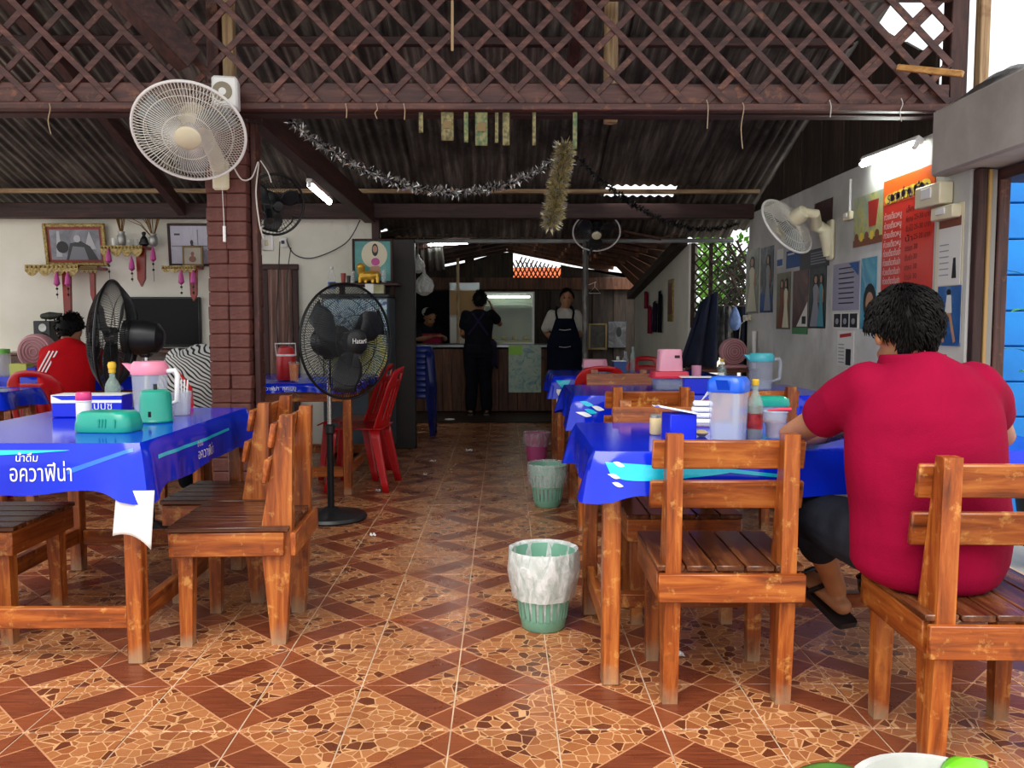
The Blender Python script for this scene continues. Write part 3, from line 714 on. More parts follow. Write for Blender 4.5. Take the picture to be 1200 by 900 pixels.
# ---- waste bins
mat('bin_green', '#7fb39a', '#6aa088', rough=.4, scale=4); mat('bin_pink', '#c9558e', rough=.4)
def bagmat(name, col, al, rough=.25):
    s = NT(name); f = s.noise(s.coord('Object', (1, 1, .5)), 26, 5, .6, 1.0); s.bump(f, .7, .01)
    s.fin(s.ramp(f, [(.35, hx(col)), (.7, (1, 1, 1))]), rough, 0, Alpha=s.math('MULTIPLY_ADD', f, al*.9, al*.5))
bagmat('bag_clear', '#cfd8d2', .75); bagmat('bag_thin', '#d4d8dc', .30)
def make_bin(label, x, y, H, rt, rb, m, slats, bag, seed, overhang=.5):
    t = thing('waste_bin', label, 'bin', (x, y, 0)); rr = random.Random(seed)
    r = lambda z: rb+(rt-rb)*z/H
    MB().lathe([(rb*.9, .0), (rb, .008), (r(.16*H), .16*H), (r(.16*H)-.004, .16*H), (rb-.006, .014), (0.001, .014)], 32, cap=True).build('base', m, t)
    if slats:
        n = 22
        for k in range(n):
            a = 2*math.pi*k/n; d = Vector((math.cos(a), math.sin(a), 0))
            MB().bar(d*r(.15*H)+Vector((0, 0, .15*H)), d*r(.80*H)+Vector((0, 0, .80*H)), .016, .004, d, .001).build('slat', m, t)
        MB().lathe([(r(.46*H)+.002, .46*H), (r(.50*H)+.002, .50*H), (r(.50*H)-.003, .50*H), (r(.46*H)-.003, .46*H)], 32, cap=False).build('band', m, t)
    else: MB().lathe([(r(.16*H), .16*H), (r(.80*H), .80*H), (r(.80*H)-.004, .80*H), (r(.16*H)-.004, .16*H)], 32, cap=False).build('wall', m, t)
    MB().lathe([(r(.78*H), .78*H), (rt, H-.008), (rt+.006, H-.004), (rt+.004, H), (rt-.004, H-.002), (r(.78*H)-.004, .78*H)], 32, cap=False).build('rim', m, t)
    ph = [rr.uniform(0, 6) for _ in range(6)]
    am = lambda a, i: 1+(.012+.010*(i > 6))*math.sin(9*a+ph[0]+i)+.012*math.sin(17*a+ph[1]+i*.7)
    pr = [(rb*.85, .03), (rb*.93, .10*H), (r(.3*H)*.94, .3*H), (r(.6*H)*.94, .6*H), (rt*.95, .92*H), (rt*.98, H+.004), (rt+.008, H+.010), (rt+.012, H-.01), (rt+.014, H*(1-overhang*.4)), (r(H*(1-overhang))+.017, H*(1-overhang))]
    MB().lathe(pr, 56, cap=False, amp=am).build('liner_bag', bag, t, 50)
    return t
make_bin('pale green slatted waste bin with a white plastic liner in the middle of the aisle', .150, 3.16, .295, .122, .082, 'bin_green', True, 'bag_clear', 1, .58)
make_bin('green slatted waste bin with clear liner beside the table of the pink stack', .276, 5.30, .265, .118, .080, 'bin_green', True, 'bag_thin', 2, .5)
make_bin('small pink waste bin with clear liner', .279, 7.1, .225, .105, .082, 'bin_pink', False, 'bag_thin', 3, .45)
# scraps of paper on the floor
mat('paper', '#ececea', rough=.8)
for n, (px, py, wd, ll) in enumerate([(795, 768, .045, 'crumpled white tissue on the floor under the wooden chair'), (507, 541, .055, 'torn white paper scrap on the aisle floor'), (498, 557, .03, 'tiny white paper scrap next to a torn one'), (550, 528, .06, 'thin white paper strip on the aisle floor'), (527, 491, .11, 'flat round white lid lying before the kitchen'), (437, 628, .03, 'small white scrap beside the fan base'), (443, 576, .03, 'small white scrap by the red plastic chair')]):
    p = atz(px, py, .004); b = MB(); rr = random.Random(n+30); q = [rr.uniform(.5, 1) for _ in range(10)]
    if n == 4: b.lathe([(.001, .004), (wd*.5, .006), (wd*.55, .0), (wd*.2, .0)], 16)
    else: b.grid(lambda u, v: Vector(((u-.5)*wd*(.6+.5*q[int(v*4)]), (v-.5)*wd*.9*(.5+.6*q[5+int(u*4)]), .004+.016*abs(math.sin(5*u+q[0]*6)*math.cos(4*v+q[1]*6)))), 6, 6)
    o = b.build('paper_scrap', 'paper', None, 30); o.location = (p.x, p.y, 0); tag(o, ll, 'paper', 'scraps on the floor')
# ================================================================ PEOPLE
def skinmat(name, c1, c2): return mat(name, c1, c2, rough=.5, scale=9, bump=.05, Subsurface_Weight=.06)
skinmat('skin_a', '#b27a52', '#a06a45'); skinmat('skin_b', '#9a6a4a', '#86583c'); skinmat('skin_c', '#c08a68', '#ad7856')
mat('hair_black', '#060505', '#0e0b0a', rough=.6, scale=30, bump=.3, Specular_IOR_Level=.12)
def fabric(name, c1, c2, sc=7, rough=.85, bump=.35):
    s = NT(name); v = s.coord('Object'); f = s.noise(v, sc, 4, .6, .4); wv = s.noise(v, 260, 2)
    s.bump(s.math('ADD', f, s.math('MULTIPLY', wv, .15)), bump, .02); s.fin(s.ramp(f, [(.3, hx(c1)), (.7, hx(c2))]), rough, Specular_IOR_Level=.1)
fabric('crimson_cotton', '#80042a', '#920632', 4); fabric('black_cotton', '#0e0f14', '#181a22'); fabric('shorts_dark', '#1b1d24', '#2b2e37'); fabric('white_cotton', '#d6d2c8', '#bfbab0'); fabric('red_jersey', '#c4101a', '#a60c16', 4); fabric('navy_apron', '#0c1220', '#141c2e'); fabric('purple_cloth', '#2c2340', '#211a33'); fabric('pink_cloth', '#a02848', '#7d1c36')
def sweep(b, nodes, side=(1, 0, 0), n=18, dome=.8):
    """elliptical tube: nodes (point, ra, rb); ra along side; domed ends"""
    pts = [Vector(q[0]) for q in nodes]; side = Vector(side); rings = []
    m = len(pts)
    for i, (p, ra, rb) in enumerate(nodes):
        p = Vector(p); d = pts[min(i+1, m-1)]-pts[max(i-1, 0)]; d.normalize()
        x = side-d*side.dot(d)
        if x.length < .05: x = Vector((0, 1, 0))-d*d.y
        x.normalize(); y = d.cross(x); rings.append((p, x, y, ra, rb, d))
    def ring(p, x, y, ra, rb): return [p+x*math.cos(2*math.pi*k/n)*ra+y*math.sin(2*math.pi*k/n)*rb for k in range(n)]
    R_ = []
    p, x, y, ra, rb, d = rings[0]; r0 = min(ra, rb)
    for a in (80, 55, 28): c_, s_ = math.cos(R(a)), math.sin(R(a)); R_.append(ring(p-d*r0*dome*s_, x, y, ra*c_, rb*c_))
    for p, x, y, ra, rb, d in rings: R_.append(ring(p, x, y, ra, rb))
    r0 = min(ra, rb)
    for a in (28, 55, 80): c_, s_ = math.cos(R(a)), math.sin(R(a)); R_.append(ring(p+d*r0*dome*s_, x, y, ra*c_, rb*c_))
    vs = [q for r in R_ for q in r]; fs = []
    for i in range(len(R_)-1):
        for k in range(n): fs.append((i*n+k, i*n+(k+1) % n, (i+1)*n+(k+1) % n, (i+1)*n+k))
    fs.append(tuple(range(n))[::-1]); fs.append(tuple((len(R_)-1)*n+k for k in range(n)))
    return b.add(vs, fs)
def fuse(b, name, m, parent, vox=.011, smooth=6):
    o = b.build(name, m, parent, 0)
    md = o.modifiers.new('fuse', 'REMESH'); md.mode = 'VOXEL'; md.voxel_size = vox; md.use_smooth_shade = True
    ms = o.modifiers.new('soft', 'SMOOTH'); ms.factor = .5; ms.iterations = smooth
    bake(o)
    if len(o.data.materials) == 0: o.data.materials.append(mt(m))
    o.data.polygons.foreach_set('use_smooth', [True]*len(o.data.polygons)); return o
V = Vector
def hand(b, wr, dr, nrm, sgn, curl=.5, sc=1.0):
    """palm, four unequal bent fingers and a thumb; dr = finger direction, nrm = back of the hand"""
    dr = V(dr).normalized(); nrm = (V(nrm)-dr*V(nrm).dot(dr)).normalized(); sd = dr.cross(nrm)*sgn
    wr = V(wr); pl_ = wr+dr*.085*sc
    sweep(b, [(wr-dr*.02, .026*sc, .019*sc), (wr+dr*.03*sc, .036*sc, .016*sc), (pl_, .040*sc, .014*sc)], sd, 12)
    for k, (o_, ln) in enumerate(((-.030, .062), (-.010, .074), (.011, .070), (.031, .055))):
        p0 = pl_-dr*.01+sd*o_*sc; p1 = p0+(dr*.5+sd*o_*.6-nrm*curl*.22).normalized()*ln*.5*sc; p2 = p1+(dr*(.9-curl*.5)-nrm*curl).normalized()*ln*.5*sc
        sweep(b, [(p0, .0095*sc, .0095*sc), (p1, .0088*sc, .0088*sc), (p2, .0072*sc, .0072*sc)], sd, 8)
    t0 = wr+dr*.025*sc-sd*.028*sc; t1 = t0-sd*.03*sc+dr*.022*sc-nrm*.008; t2 = t1+dr*.032*sc-sd*.006*sc-nrm*.012*curl
    sweep(b, [(t0, .012*sc, .012*sc), (t1, .0105*sc, .0105*sc), (t2, .008*sc, .008*sc)], sd, 8)
def head(b, c, fw, up, s=1.0):
    """skull, jaw, nose, brows, lips, ears"""
    c, fw, up = V(c), V(fw).normalized(), V(up).normalized(); up = (up-fw*up.dot(fw)).normalized(); rt = fw.cross(up)
    M = Matrix((rt, fw, up)).transposed()
    def el(o, r, n=14):
        q = MB().ball((0, 0, 0), 1, n, r); q.v = [tuple(c+M @ (V(v)+V(o)*s)) for v in [V(x)*s for x in q.v]]; b.add(q.v, q.f)
    el((0, -.012, .025), (.076, .094, .088), 20); el((0, .022, -.045), (.060, .066, .070), 16); el((0, .052, -.083), (.030, .028, .026))
    el((0, .092, -.022), (.013, .020, .020)); el((0, .080, .004), (.009, .014, .030)); el((0, .076, .030), (.050, .016, .010)); el((0, .082, -.058), (.024, .012, .009))
    for sx in (-1, 1): el((sx*.080, -.008, -.012), (.011, .022, .032), 10); el((sx*.032, .070, -.030), (.022, .018, .018))
def eyes(parent, c, fw, up, s=1.0):
    c, fw, up = V(c), V(fw).normalized(), V(up).normalized(); rt = fw.cross(up)
    for sx in (-1, 1):
        MB().ball(c+rt*sx*.031*s+fw*.076*s+up*.010*s, .012*s, 10, (1, 1, .6)).build('eye', mat('eye_dark', '#1a120d', rough=.2), parent)
def hair_cap(parent, c, fw, up, s=1.0, seed=1, m='hair_black', low=-.06, spikes=260, grow=1.0, slim=1.0):
    """short hair: a cap over skull and nape, with tufts"""
    c, fw, up = V(c), V(fw).normalized(), V(up).normalized(); up = (up-fw*up.dot(fw)).normalized(); rt = fw.cross(up); rr = random.Random(seed); b = MB()
    def P(th, ph, k=1.0):     # th azimuth from back, ph elevation
        d = V((math.sin(th)*math.cos(ph), -math.cos(th)*math.cos(ph), math.sin(ph)))
        w_ = 1+.03*math.sin(5*th+seed)+.025*math.sin(9*ph+3*th)
        return d, V((d.x*.086*w_*k*grow, d.y*.104*w_*k*grow-.012, d.z*(.100 if d.z > 0 else .115)*w_*k*grow+.028))
    def lowlim(th):           # hairline: low at the nape, high at the brow
        f = (1-math.cos(th))/2; return R(-48+96*f**1.4) if f > .25 else R(-58)
    nu, nv = 40, 14
    def fn(u, v):
        th = -math.pi+2*math.pi*u; l = lowlim(th); ph = l+(R(89.5)-l)*v; d, p = P(th, ph); return c+(rt*p.x+fw*p.y+up*p.z)*s
    b.grid(fn, nu, nv)
    for k in range(spikes):
        th = rr.uniform(-math.pi, math.pi); l = lowlim(th); ph = l+(R(88)-l)*rr.random()**.8
        d, p = P(th, ph); q = c+(rt*p.x+fw*p.y+up*p.z)*s; dn = rt*d.x+fw*d.y+up*d.z
        fl = (dn*.55-up*(.75 if ph < R(55) else .1)+rt*rr.uniform(-.35, .35)+fw*rr.uniform(-.3, .3)).normalized()
        if slim < 1: tg = dn*(dn.dot(up))-up; crown = tg+rt*.5*math.cos(3*th)+fw*.2; fl = ((crown-dn*crown.dot(dn)).normalized()+dn*.22+rt*rr.uniform(-.25, .25)+fw*rr.uniform(-.2, .2)).normalized()
        ln = rr.uniform(.014, .030)*s*(1 if slim == 1 else 1.15)
        b.tube([q-dn*.004, q+fl*ln*.6+dn*.003, q+fl*ln-dn*.002], [.0055*s*slim, .004*s*slim, .0008*s], 4, cap=False)
    return b.build('hair', m, parent, 60)
def figure(name, label, loc, rz, J, skin='skin_a', shirt=None, trousers=None, hairseed=1, vox=.010, sleeve=.75, hem=None, leg_len=1.0, shoes='black_plastic', shirt_k=1.12, long_sleeve=False, hair=True, group=None, tr_k=1.18):
    t = thing(name, label, 'person', loc, rz, group); b = MB()
    j = {k: V(v) for k, v in J.items() if k not in ('fw', 'up', 'lhd', 'rhd', 'curl')}
    fw = V(J.get('fw', (0, 1, 0))); up = V(J.get('up', (0, 0, 1)))
    W = J.get('w', 1.0) if not isinstance(J.get('w'), Vector) else 1.0
    tor = [(j['pel'], .155, .115), (j['pel'].lerp(j['chest'], .45), .140, .100), (j['chest'], .165, .112), (j['chest'].lerp(j['neck'], .62), .135, .085), (j['neck'], .058, .056), (j['neck'].lerp(j['head'], .5), .052, .055)]
    sweep(b, tor)
    for s_ in 'lr':
        sh, el, wr = j[s_+'sh'], j[s_+'el'], j[s_+'wr']
        sweep(b, [(sh, .052, .052), (sh.lerp(el, .4), .047, .047), (el, .038, .038), (el.lerp(wr, .3), .040, .038), (wr, .026, .024)], (0, 0, 1), 14)
        hd = V(J[s_+'hd']) if s_+'hd' in J else (wr-el)
        hand(b, wr, hd, V((0, 0, 1)) if abs(hd.normalized().z) < .8 else V((1 if s_ == 'r' else -1, 0, 0)), 1 if s_ == 'r' else -1, J.get('curl', .5))
        hp, kn, an = j[s_+'hip'], j[s_+'kn'], j[s_+'an']
        sweep(b, [(hp, .088, .09), (hp.lerp(kn, .5), .074, .076), (kn, .054, .056), (kn.lerp(an, .32), .052, .056), (kn.lerp(an, .7), .038, .042), (an, .034, .036)], (1, 0, 0), 14)
        td = V(J.get(s_+'toe', (0, 1, 0))).normalized(); dn = V((0, 0, -.05))
        sweep(b, [(an-td*.035+dn*.7, .032, .03), (an+td*.05+dn*.8, .038, .03), (an+td*.13+dn, .042, .022), (an+td*.17+dn*1.05, .034, .016)], (1, 0, 0), 12)
    head(b, j['head'], fw, up)
    fuse(b, 'body', skin, t, vox)
    eyes(t, j['head'], fw, up)
    if hair: hair_cap(t, j['head'], fw, up, 1.0, hairseed)
    if shirt:
        b = MB(); k = shirt_k; bot = hem if hem is not None else j['pel']-V((0, 0, .06))
        bot = V(bot)
        sweep(b, [(bot, .158*k, .120*k), (j['pel'].lerp(j['chest'], .2), .156*k, .118*k), (j['pel'].lerp(j['chest'], .55), .152*k, .110*k), (j['chest'], .168*k, .116*k), (j['chest'].lerp(j['neck'], .62), .138*k, .09*k), (j['chest'].lerp(j['neck'], .93), .068*k, .066*k)], dome=.25)
        for s_ in 'lr':
            sh, el, wr = j[s_+'sh'], j[s_+'el'], j[s_+'wr']
            nd = [(sh+V((-.008 if s_ == 'r' else .008, 0, -.004)), .057*k, .057*k), (sh.lerp(el, .4), .057*k, .057*k), (sh.lerp(el, sleeve), .056*k, .056*k)]
            if long_sleeve: nd = nd[:2]+[(el, .050*k, .050*k), (wr, .037*k, .037*k)]
            sweep(b, nd, (0, 0, 1), 14)
        fuse(b, 'shirt', shirt, t, vox)
    if trousers:
        b = MB(); k = tr_k; sweep(b, [(j['pel']+V((0, 0, -.05)), .150*k, .115*k), (j['pel']+V((0, 0, .06)), .142*k, .108*k)], dome=.25)
        for s_ in 'lr':
            hp, kn, an = j[s_+'hip'], j[s_+'kn'], j[s_+'an']; L = leg_len
            nd = [(hp, .090*k, .092*k), (hp.lerp(kn, .5), .078*k, .080*k), (kn, .062*k, .064*k)]
            if L > .1: nd += [(kn.lerp(an, L*.5), .060*k, .060*k), (kn.lerp(an, L), .054*k, .054*k)]
            sweep(b, nd, (1, 0, 0), 14)
        fuse(b, 'trousers', trousers, t, vox)
    if shoes:
        for s_ in 'lr':
            an = j[s_+'an']; td = V(J.get(s_+'toe', (0, 1, 0))).normalized(); dn = V((0, 0, -.05)); b = MB()
            up_ = V((0, 0, 1)); up_ = (up_-td*up_.z).normalized() if abs(td.z) < .95 else up_; sd = td.cross(up_).normalized()
            ol = [(-.075, .032), (-.06, .04), (.06, .042), (.13, .05), (.19, .038), (.205, 0), (.19, -.038), (.13, -.05), (.06, -.042), (-.06, -.04), (-.075, -.032)]
            b.prism(ol, an+dn*1.35-up_*.012, td, sd, .022).build('sandal_sole', shoes, t, 30)
            for q in (.03, .11):
                MB().tube([an+td*q+sd*.045-up_*.065, an+td*q+sd*.036-up_*.018, an+td*(q+.01)+up_*(.006 if q < .05 else -.012), an+td*q-sd*.036-up_*.018, an+td*q-sd*.045-up_*.065], .009, 8).build('sandal_strap', shoes, t)
    return t

# ---- the man in the crimson shirt (sits with his back to us, forearms on the table)
MX, MY = 1.15, 2.31
man = figure('person', 'seated person in a crimson polo shirt and dark shorts leaning on the table', (MX, MY, 0), 0, dict(
    pel=(.015, -.01, .555), chest=(0, -.005, .90), neck=(-.012, .04, 1.045), head=(-.022, .085, 1.115), fw=(-.05, .9, -.42), up=(0, .42, .9),
    lsh=(-.160, .03, .950), lel=(-.265, .302, .800), lwr=(-.03, .46, .80), lhd=(1, .45, -.05), rsh=(.165, .03, .950), rel=(.35, .22, .81), rwr=(.13, .43, .80), rhd=(-1, .4, 0),
    lhip=(-.085, .02, .538), lkn=(-.175, .38, .537), lan=(-.02, .515, .245), ltoe=(-.30, .75, .36), rhip=(.09, .02, .538), rkn=(.16, .38, .537), ran=(.14, .50, .25), rtoe=(.1, .9, .3)),
    skin='skin_a', trousers='shorts_dark', hairseed=4, vox=.008, leg_len=.42, hair=False, shirt=None)
b = MB()
sweep(b, [((.02, -.005, .470), .200, .150), ((.02, -.01, .50), .214, .156), ((.015, -.02, .58), .218, .153), ((.01, -.015, .66), .213, .142), ((.003, -.01, .80), .216, .138), ((0, 0, .88), .214, .136), ((-.004, .015, .95), .200, .122), ((-.008, .03, 1.0), .155, .100), ((-.012, .042, 1.045), .080, .078)], n=28, dome=.25)
for sx, sh, el in ((-1, (-.165, .028, .960), (-.265, .302, .800)), (1, (.17, .028, .960), (.35, .22, .81))):
    sh, el = V(sh), V(el); sweep(b, [(sh-V((sx*.03, 0, -.005)), .084, .084), (sh.lerp(el, .25), .076, .072), (sh.lerp(el, .4), .070, .064), (sh.lerp(el, .52), .068, .060)], (0, 0, 1), 18)
shirt = fuse(b, 'shirt', 'crimson_cotton', man, .009, 8)
# folds: displaced gently along the back
for v in shirt.data.vertices:
    c_ = v.co; k = .0045*math.sin(16*c_.z+7*c_.x+3*math.sin(6*c_.x))*max(0, 1-abs(c_.z-.68)/.3)+.004*math.sin(34*c_.x+9*c_.z)*max(0, 1-abs(c_.z-.62)/.35)
    v.co = c_+v.normal*k
# collar
b = MB(); b.grid(lambda u, v: V((-.012+(.082+.012*(1-v))*math.sin(-2.3+4.6*u), .052-(.078+.014*(1-v))*math.cos(-2.3+4.6*u), 1.025+.042*v-.010*abs(u-.5)*2)), 28, 4)
b.build('collar', 'crimson_cotton', man, 60, solid=.006)
hair_cap(man, (-.022, .085, 1.115), (-.05, .9, -.42), (0, .42, .9), 1.0, 11, spikes=4200, grow=1.05, slim=.6)
# tattoo: dark ink scrolls on the forearm near the wrist
s = NT('tattoo_ink'); f_ = s.noise(s.coord('Object'), 38, 4, .6, 2.5); s.fin(s.ramp(f_, [(.45, hx('#6a4a3a')), (.55, hx('#2a2624'))]), .6, Alpha=s.ramp(f_, [(.44, (0, 0, 0)), (.50, (1, 1, 1))]))
el, wr = V((-.265, .302, .800)), V((-.03, .46, .80)); d = (wr-el).normalized(); b = MB(); x, y_ = _frame(d)
b.grid(lambda u, v: el.lerp(wr, .5+.5*v)+(x*math.cos(6.283*u)+y_*math.sin(6.283*u))*(.0405-.0135*max(0, (v*.5+.2-.0)/.7)+.002), 20, 8, wrap=True)
b.build('tattoo', 'tattoo_ink', man, 60)

# ---- person in the red jacket at the far table
s = NT('jersey_stripes'); s.fin(hx('#f0f0ee'), .8)
RX, RY = -3.04, 5.92
pr = figure('person', 'seated person in a red jacket with three white shoulder stripes', (RX, RY, 0), 0, dict(
    pel=(0, 0, .55), chest=(-.02, .10, .86), neck=(-.02, .17, 1.02), head=(-.045, .20, 1.085), fw=(.0, .9, -.5), up=(0, .5, .85),
    lsh=(-.165, .12, .93), lel=(-.24, .33, .80), lwr=(-.06, .52, .792), lhd=(.6, .7, -.12), rsh=(.165, .12, .92), rel=(.25, .32, .80), rwr=(.09, .52, .792), rhd=(-.6, .7, -.12),
    lhip=(-.09, .02, .535), lkn=(-.13, .43, .50), lan=(-.13, .42, .09), rhip=(.09, .02, .535), rkn=(.13, .43, .50), ran=(.13, .42, .09)),
    skin='skin_b', shirt='red_jersey', trousers='black_cotton', hairseed=8, vox=.012, sleeve=.9, shirt_k=1.24, leg_len=.95)
for k in range(3):
    o_ = V((-.135+.026*k, 0, 0)); b = MB()
    b.bar(V((-.150+.026*k, -.062, .80)), V((-.085+.026*k, -.012, .955)), .011, .004, (0, -1, .35), .001); b.build('stripe', 'jersey_stripes', pr)
# ---- person in the striped shirt behind the pillar
s = NT('zebra_knit'); v = s.coord('Object', (1, 1, 1)); nz = s.noise(v, 3, 2); sp = s.new('ShaderNodeSeparateXYZ'); s.t.links.new(v, sp.inputs[0])
a_ = s.math('ADD', s.math('MULTIPLY', sp.outputs[2], 46.0), s.math('MULTIPLY', nz, 9.0)); a_ = s.math('ADD', a_, s.math('MULTIPLY', sp.outputs[0], 28.0))
s.fin(s.ramp(s.math('FRACT', a_), [(0, hx('#17171a')), (.38, hx('#17171a')), (.42, hx('#dcdcd8')), (.96, hx('#dcdcd8'))]), .85)
figure('person', 'seated person in a black and white striped top bending beside the pillar', (-1.93, 5.12, 0), 0, dict(
    pel=(-.02, 0, .555), chest=(.02, .17, .83), neck=(.16, .30, .95), head=(.21, .36, .99), fw=(.5, .8, -.5), up=(.3, .4, .85),
    lsh=(-.12, .24, .93), lel=(-.10, .40, .81), lwr=(.03, .54, .815), lhd=(.5, .8, -.3), rsh=(.18, .18, .92), rel=(.24, .37, .81), rwr=(.15, .54, .815), rhd=(-.4, .8, -.3),
    lhip=(-.09, .02, .538), lkn=(-.13, .42, .535), lan=(-.13, .42, .09), rhip=(.09, .02, .538), rkn=(.13, .42, .535), ran=(.13, .42, .09)),
    skin='skin_b', shirt='zebra_knit', trousers='black_cotton', hairseed=9, vox=.012, shirt_k=1.3, long_sleeve=True, leg_len=.95)
# ---- woman in black at the display case
wk = figure('person', 'standing person in black with a crossed apron strap at the display case', (-.31, 10.62, 0), 0, dict(
    pel=(0, 0, .82), chest=(0, -.01, 1.14), neck=(.01, .02, 1.31), head=(.02, .05, 1.41), fw=(.1, 1, -.05),
    lsh=(-.16, 0, 1.26), lel=(-.20, .04, 1.00), lwr=(-.14, .22, .95), rsh=(.16, 0, 1.26), rel=(.27, .10, 1.13), rwr=(.17, .22, 1.32), rhd=(-.3, .3, .9),
    lhip=(-.08, 0, .80), lkn=(-.085, .01, .44), lan=(-.10, -.01, .085), rhip=(.08, 0, .80), rkn=(.085, .01, .44), ran=(.10, -.01, .085)),
    skin='skin_b', shirt='black_cotton', trousers='black_cotton', hairseed=12, vox=.012, sleeve=.6, leg_len=.98, hem=(0, 0, .72), tr_k=1.3)
for sx in (-1, 1): MB().bar(V((sx*.075, -.132, 1.27)), V((-sx*.12, -.135, 1.0)), .028, .006, (0, -1, 0), .002).build('apron_strap', 'purple_cloth', wk)
b = MB(); b.grid(lambda u, v: V((.15+.07*u+.02*v, -.06+.13*u, .93-.34*v+.02*math.sin(5*u))), 8, 8); b.build('apron_skirt', 'purple_cloth', wk, 60, solid=.008)
# ---- man in the dark apron
ap = figure('person', 'standing person in a white shirt and dark bib apron with hands behind the back', (.735, 10.35, 0), R(180), dict(
    pel=(0, 0, .90), chest=(0, -.01, 1.24), neck=(-.01, .01, 1.43), head=(-.03, .03, 1.54), fw=(.06, 1, .04),
    lsh=(-.165, 0, 1.355), lel=(-.25, -.10, 1.12), lwr=(-.10, -.17, .98), rsh=(.165, 0, 1.355), rel=(.25, -.10, 1.12), rwr=(.10, -.17, .98), lhd=(1, 0, -.3), rhd=(-1, 0, -.3),
    lhip=(-.09, 0, .86), lkn=(-.095, .01, .48), lan=(-.10, -.01, .085), rhip=(.09, 0, .86), rkn=(.095, .01, .48), ran=(.10, -.01, .085)),
    skin='skin_c', shirt='white_cotton', trousers='black_cotton', hairseed=15, vox=.012, sleeve=.85, leg_len=.98, hem=(0, 0, .82))
ap.scale = (.93, .93, .93)
b = MB(); b.grid(lambda u, v: V(((u-.5)*2*(.115+.11*min(1, v*2.6)+.0*v), .150-.09*abs(u-.5)**2*4*(.4+.6*min(1, v*2.2)), 1.29-.86*v)), 16, 20); b.build('apron', 'navy_apron', ap, 60, solid=.006)
for sx in (-1, 1):
    MB().tube([(sx*.10, .145, 1.285), (sx*.115, .12, 1.37), (sx*.10, .045, 1.435), (sx*.07, -.06, 1.42)], .014, 8).build('apron_strap', 'navy_apron', ap)
for z in (1.15, .93): MB().tube([(-.075, .156, z), (0, .160, z-.012), (.075, .156, z-.004)], .005, 6).build('pocket_seam', 'white_cotton', ap)
# ---- cook with a white head scarf bending behind the counter
ck = figure('person', 'cook in a white head scarf bending over the counter', (-1.08, 11.875, 0), R(-150), dict(
    pel=(0, -.1, .72), chest=(0, .0, 1.0), neck=(0, .10, 1.14), head=(0, .15, 1.22), fw=(0, .85, -.5), up=(0, .5, .85),
    lsh=(-.16, .05, 1.09), lel=(-.20, .20, .92), lwr=(-.08, .36, .96), rsh=(.16, .05, 1.09), rel=(.20, .20, .92), rwr=(.08, .36, .96),
    lhip=(-.08, -.1, .70), lkn=(-.085, 0, .42), lan=(-.10, -.05, .085), rhip=(.08, -.1, .70), rkn=(.085, 0, .42), ran=(.10, -.05, .085)),
    skin='skin_b', shirt='black_cotton', trousers='black_cotton', hairseed=17, vox=.012, sleeve=.8, leg_len=.98)
q = MB().ball((0, 0, 0), 1, 20, (.098, .115, .075)); q.v = [tuple(V((0, .13, 1.265))+Matrix.Rotation(R(-28), 3, 'X') @ V((v[0], v[1]-.02, v[2] if v[2] > -.02 else -.02))) for v in q.v]; q.build('head_scarf', 'white_cotton', ck)
b = MB(); b.grid(lambda u, v: V(((u-.5)*.3, .19+.06*v, 1.0-.28*v)), 8, 8); b.build('apron', 'pink_cloth', ck, 60, solid=.008)
# ================================================================ FANS AND LAMPS
mat('cream_plastic', '#e6dfc0', '#d9d0ae', rough=.4, scale=5); mat('white_plastic', '#e9e8e4', rough=.4); mat('black_metal', '#121315', rough=.38, metal=.4); mat('dark_plastic', '#191a1d', '#101113', rough=.4, scale=6)
mat('dark_blade', '#2a2c2e', rough=.3); mat('clear_blade', '#a9b3b4', rough=.15, Alpha=.45); mat('grille_white', '#d8d4c8', rough=.4); mat('grille_dark', '#26282a', rough=.4, metal=.5); mat('chrome', '#c8c8c8', rough=.2, metal=1)
def fan_head(t, c, a, Rr, grille, rim, hub, blade, motor, nw=72, dome=.055, back=.075, hubr=.2, wr=.0011, motor_r=.065, motor_l=.14, nb=3, inner=True):
    c, a = V(c), V(a).normalized(); x, y = _frame(a)
    pt = lambda r, th, z: c+(x*math.cos(th)+y*math.sin(th))*r+a*z
    for nm, h, sg in (('front_grille', dome, 1), ('rear_grille', back, -1)):
        b = MB()
        for k in range(nw):
            th = 2*math.pi*k/nw; tw = .22*sg
            b.tube([pt(Rr*(hubr*.6+(1-hubr*.6)*q), th+tw*(1-q), sg*h*(1-q**3.0)) for q in (0, .3, .55, .75, .9, 1)], wr, 3, cap=False)
        for q in (.45, .78):
            b.tube([pt(Rr*q, 2*math.pi*k/36, sg*h*(1-q**3.0)) for k in range(36)], wr*1.2, 4, closed=True)
        b.build(nm, grille, t)
    MB().tube([pt(Rr, 2*math.pi*k/56, 0) for k in range(56)], .0075, 8, closed=True).build('rim', rim, t)
    MB().lathe([(.001, dome+.012), (Rr*hubr*.8, dome+.010), (Rr*hubr, dome), (Rr*hubr, dome-.008)], 28, c, a).build('hub_cap', hub, t)
    MB().lathe([(Rr*.16, -.02), (Rr*.16, .02), (Rr*.10, .032)], 20, c, a).build('spinner', blade, t)
    for k in range(nb):
        th0 = 2*math.pi*k/nb+.4; b = MB()
        b.grid(lambda u, v: pt(Rr*(.14+.76*u), th0+(v-.5)*(.55+.55*math.sin(math.pi*min(1, u*1.15)))+.25*u, .028*(.5-v)*2*(1-.5*u)), 8, 8)
        b.build('blade', blade, t, 60, solid=.003)
    MB().lathe([(motor_r*.5, -.05), (motor_r, -.065), (motor_r*1.05, -.065-motor_l*.5), (motor_r*.9, -.065-motor_l*.85), (motor_r*.45, -.065-motor_l)], 24, c, a).build('motor_housing', motor, t)
    return x, y
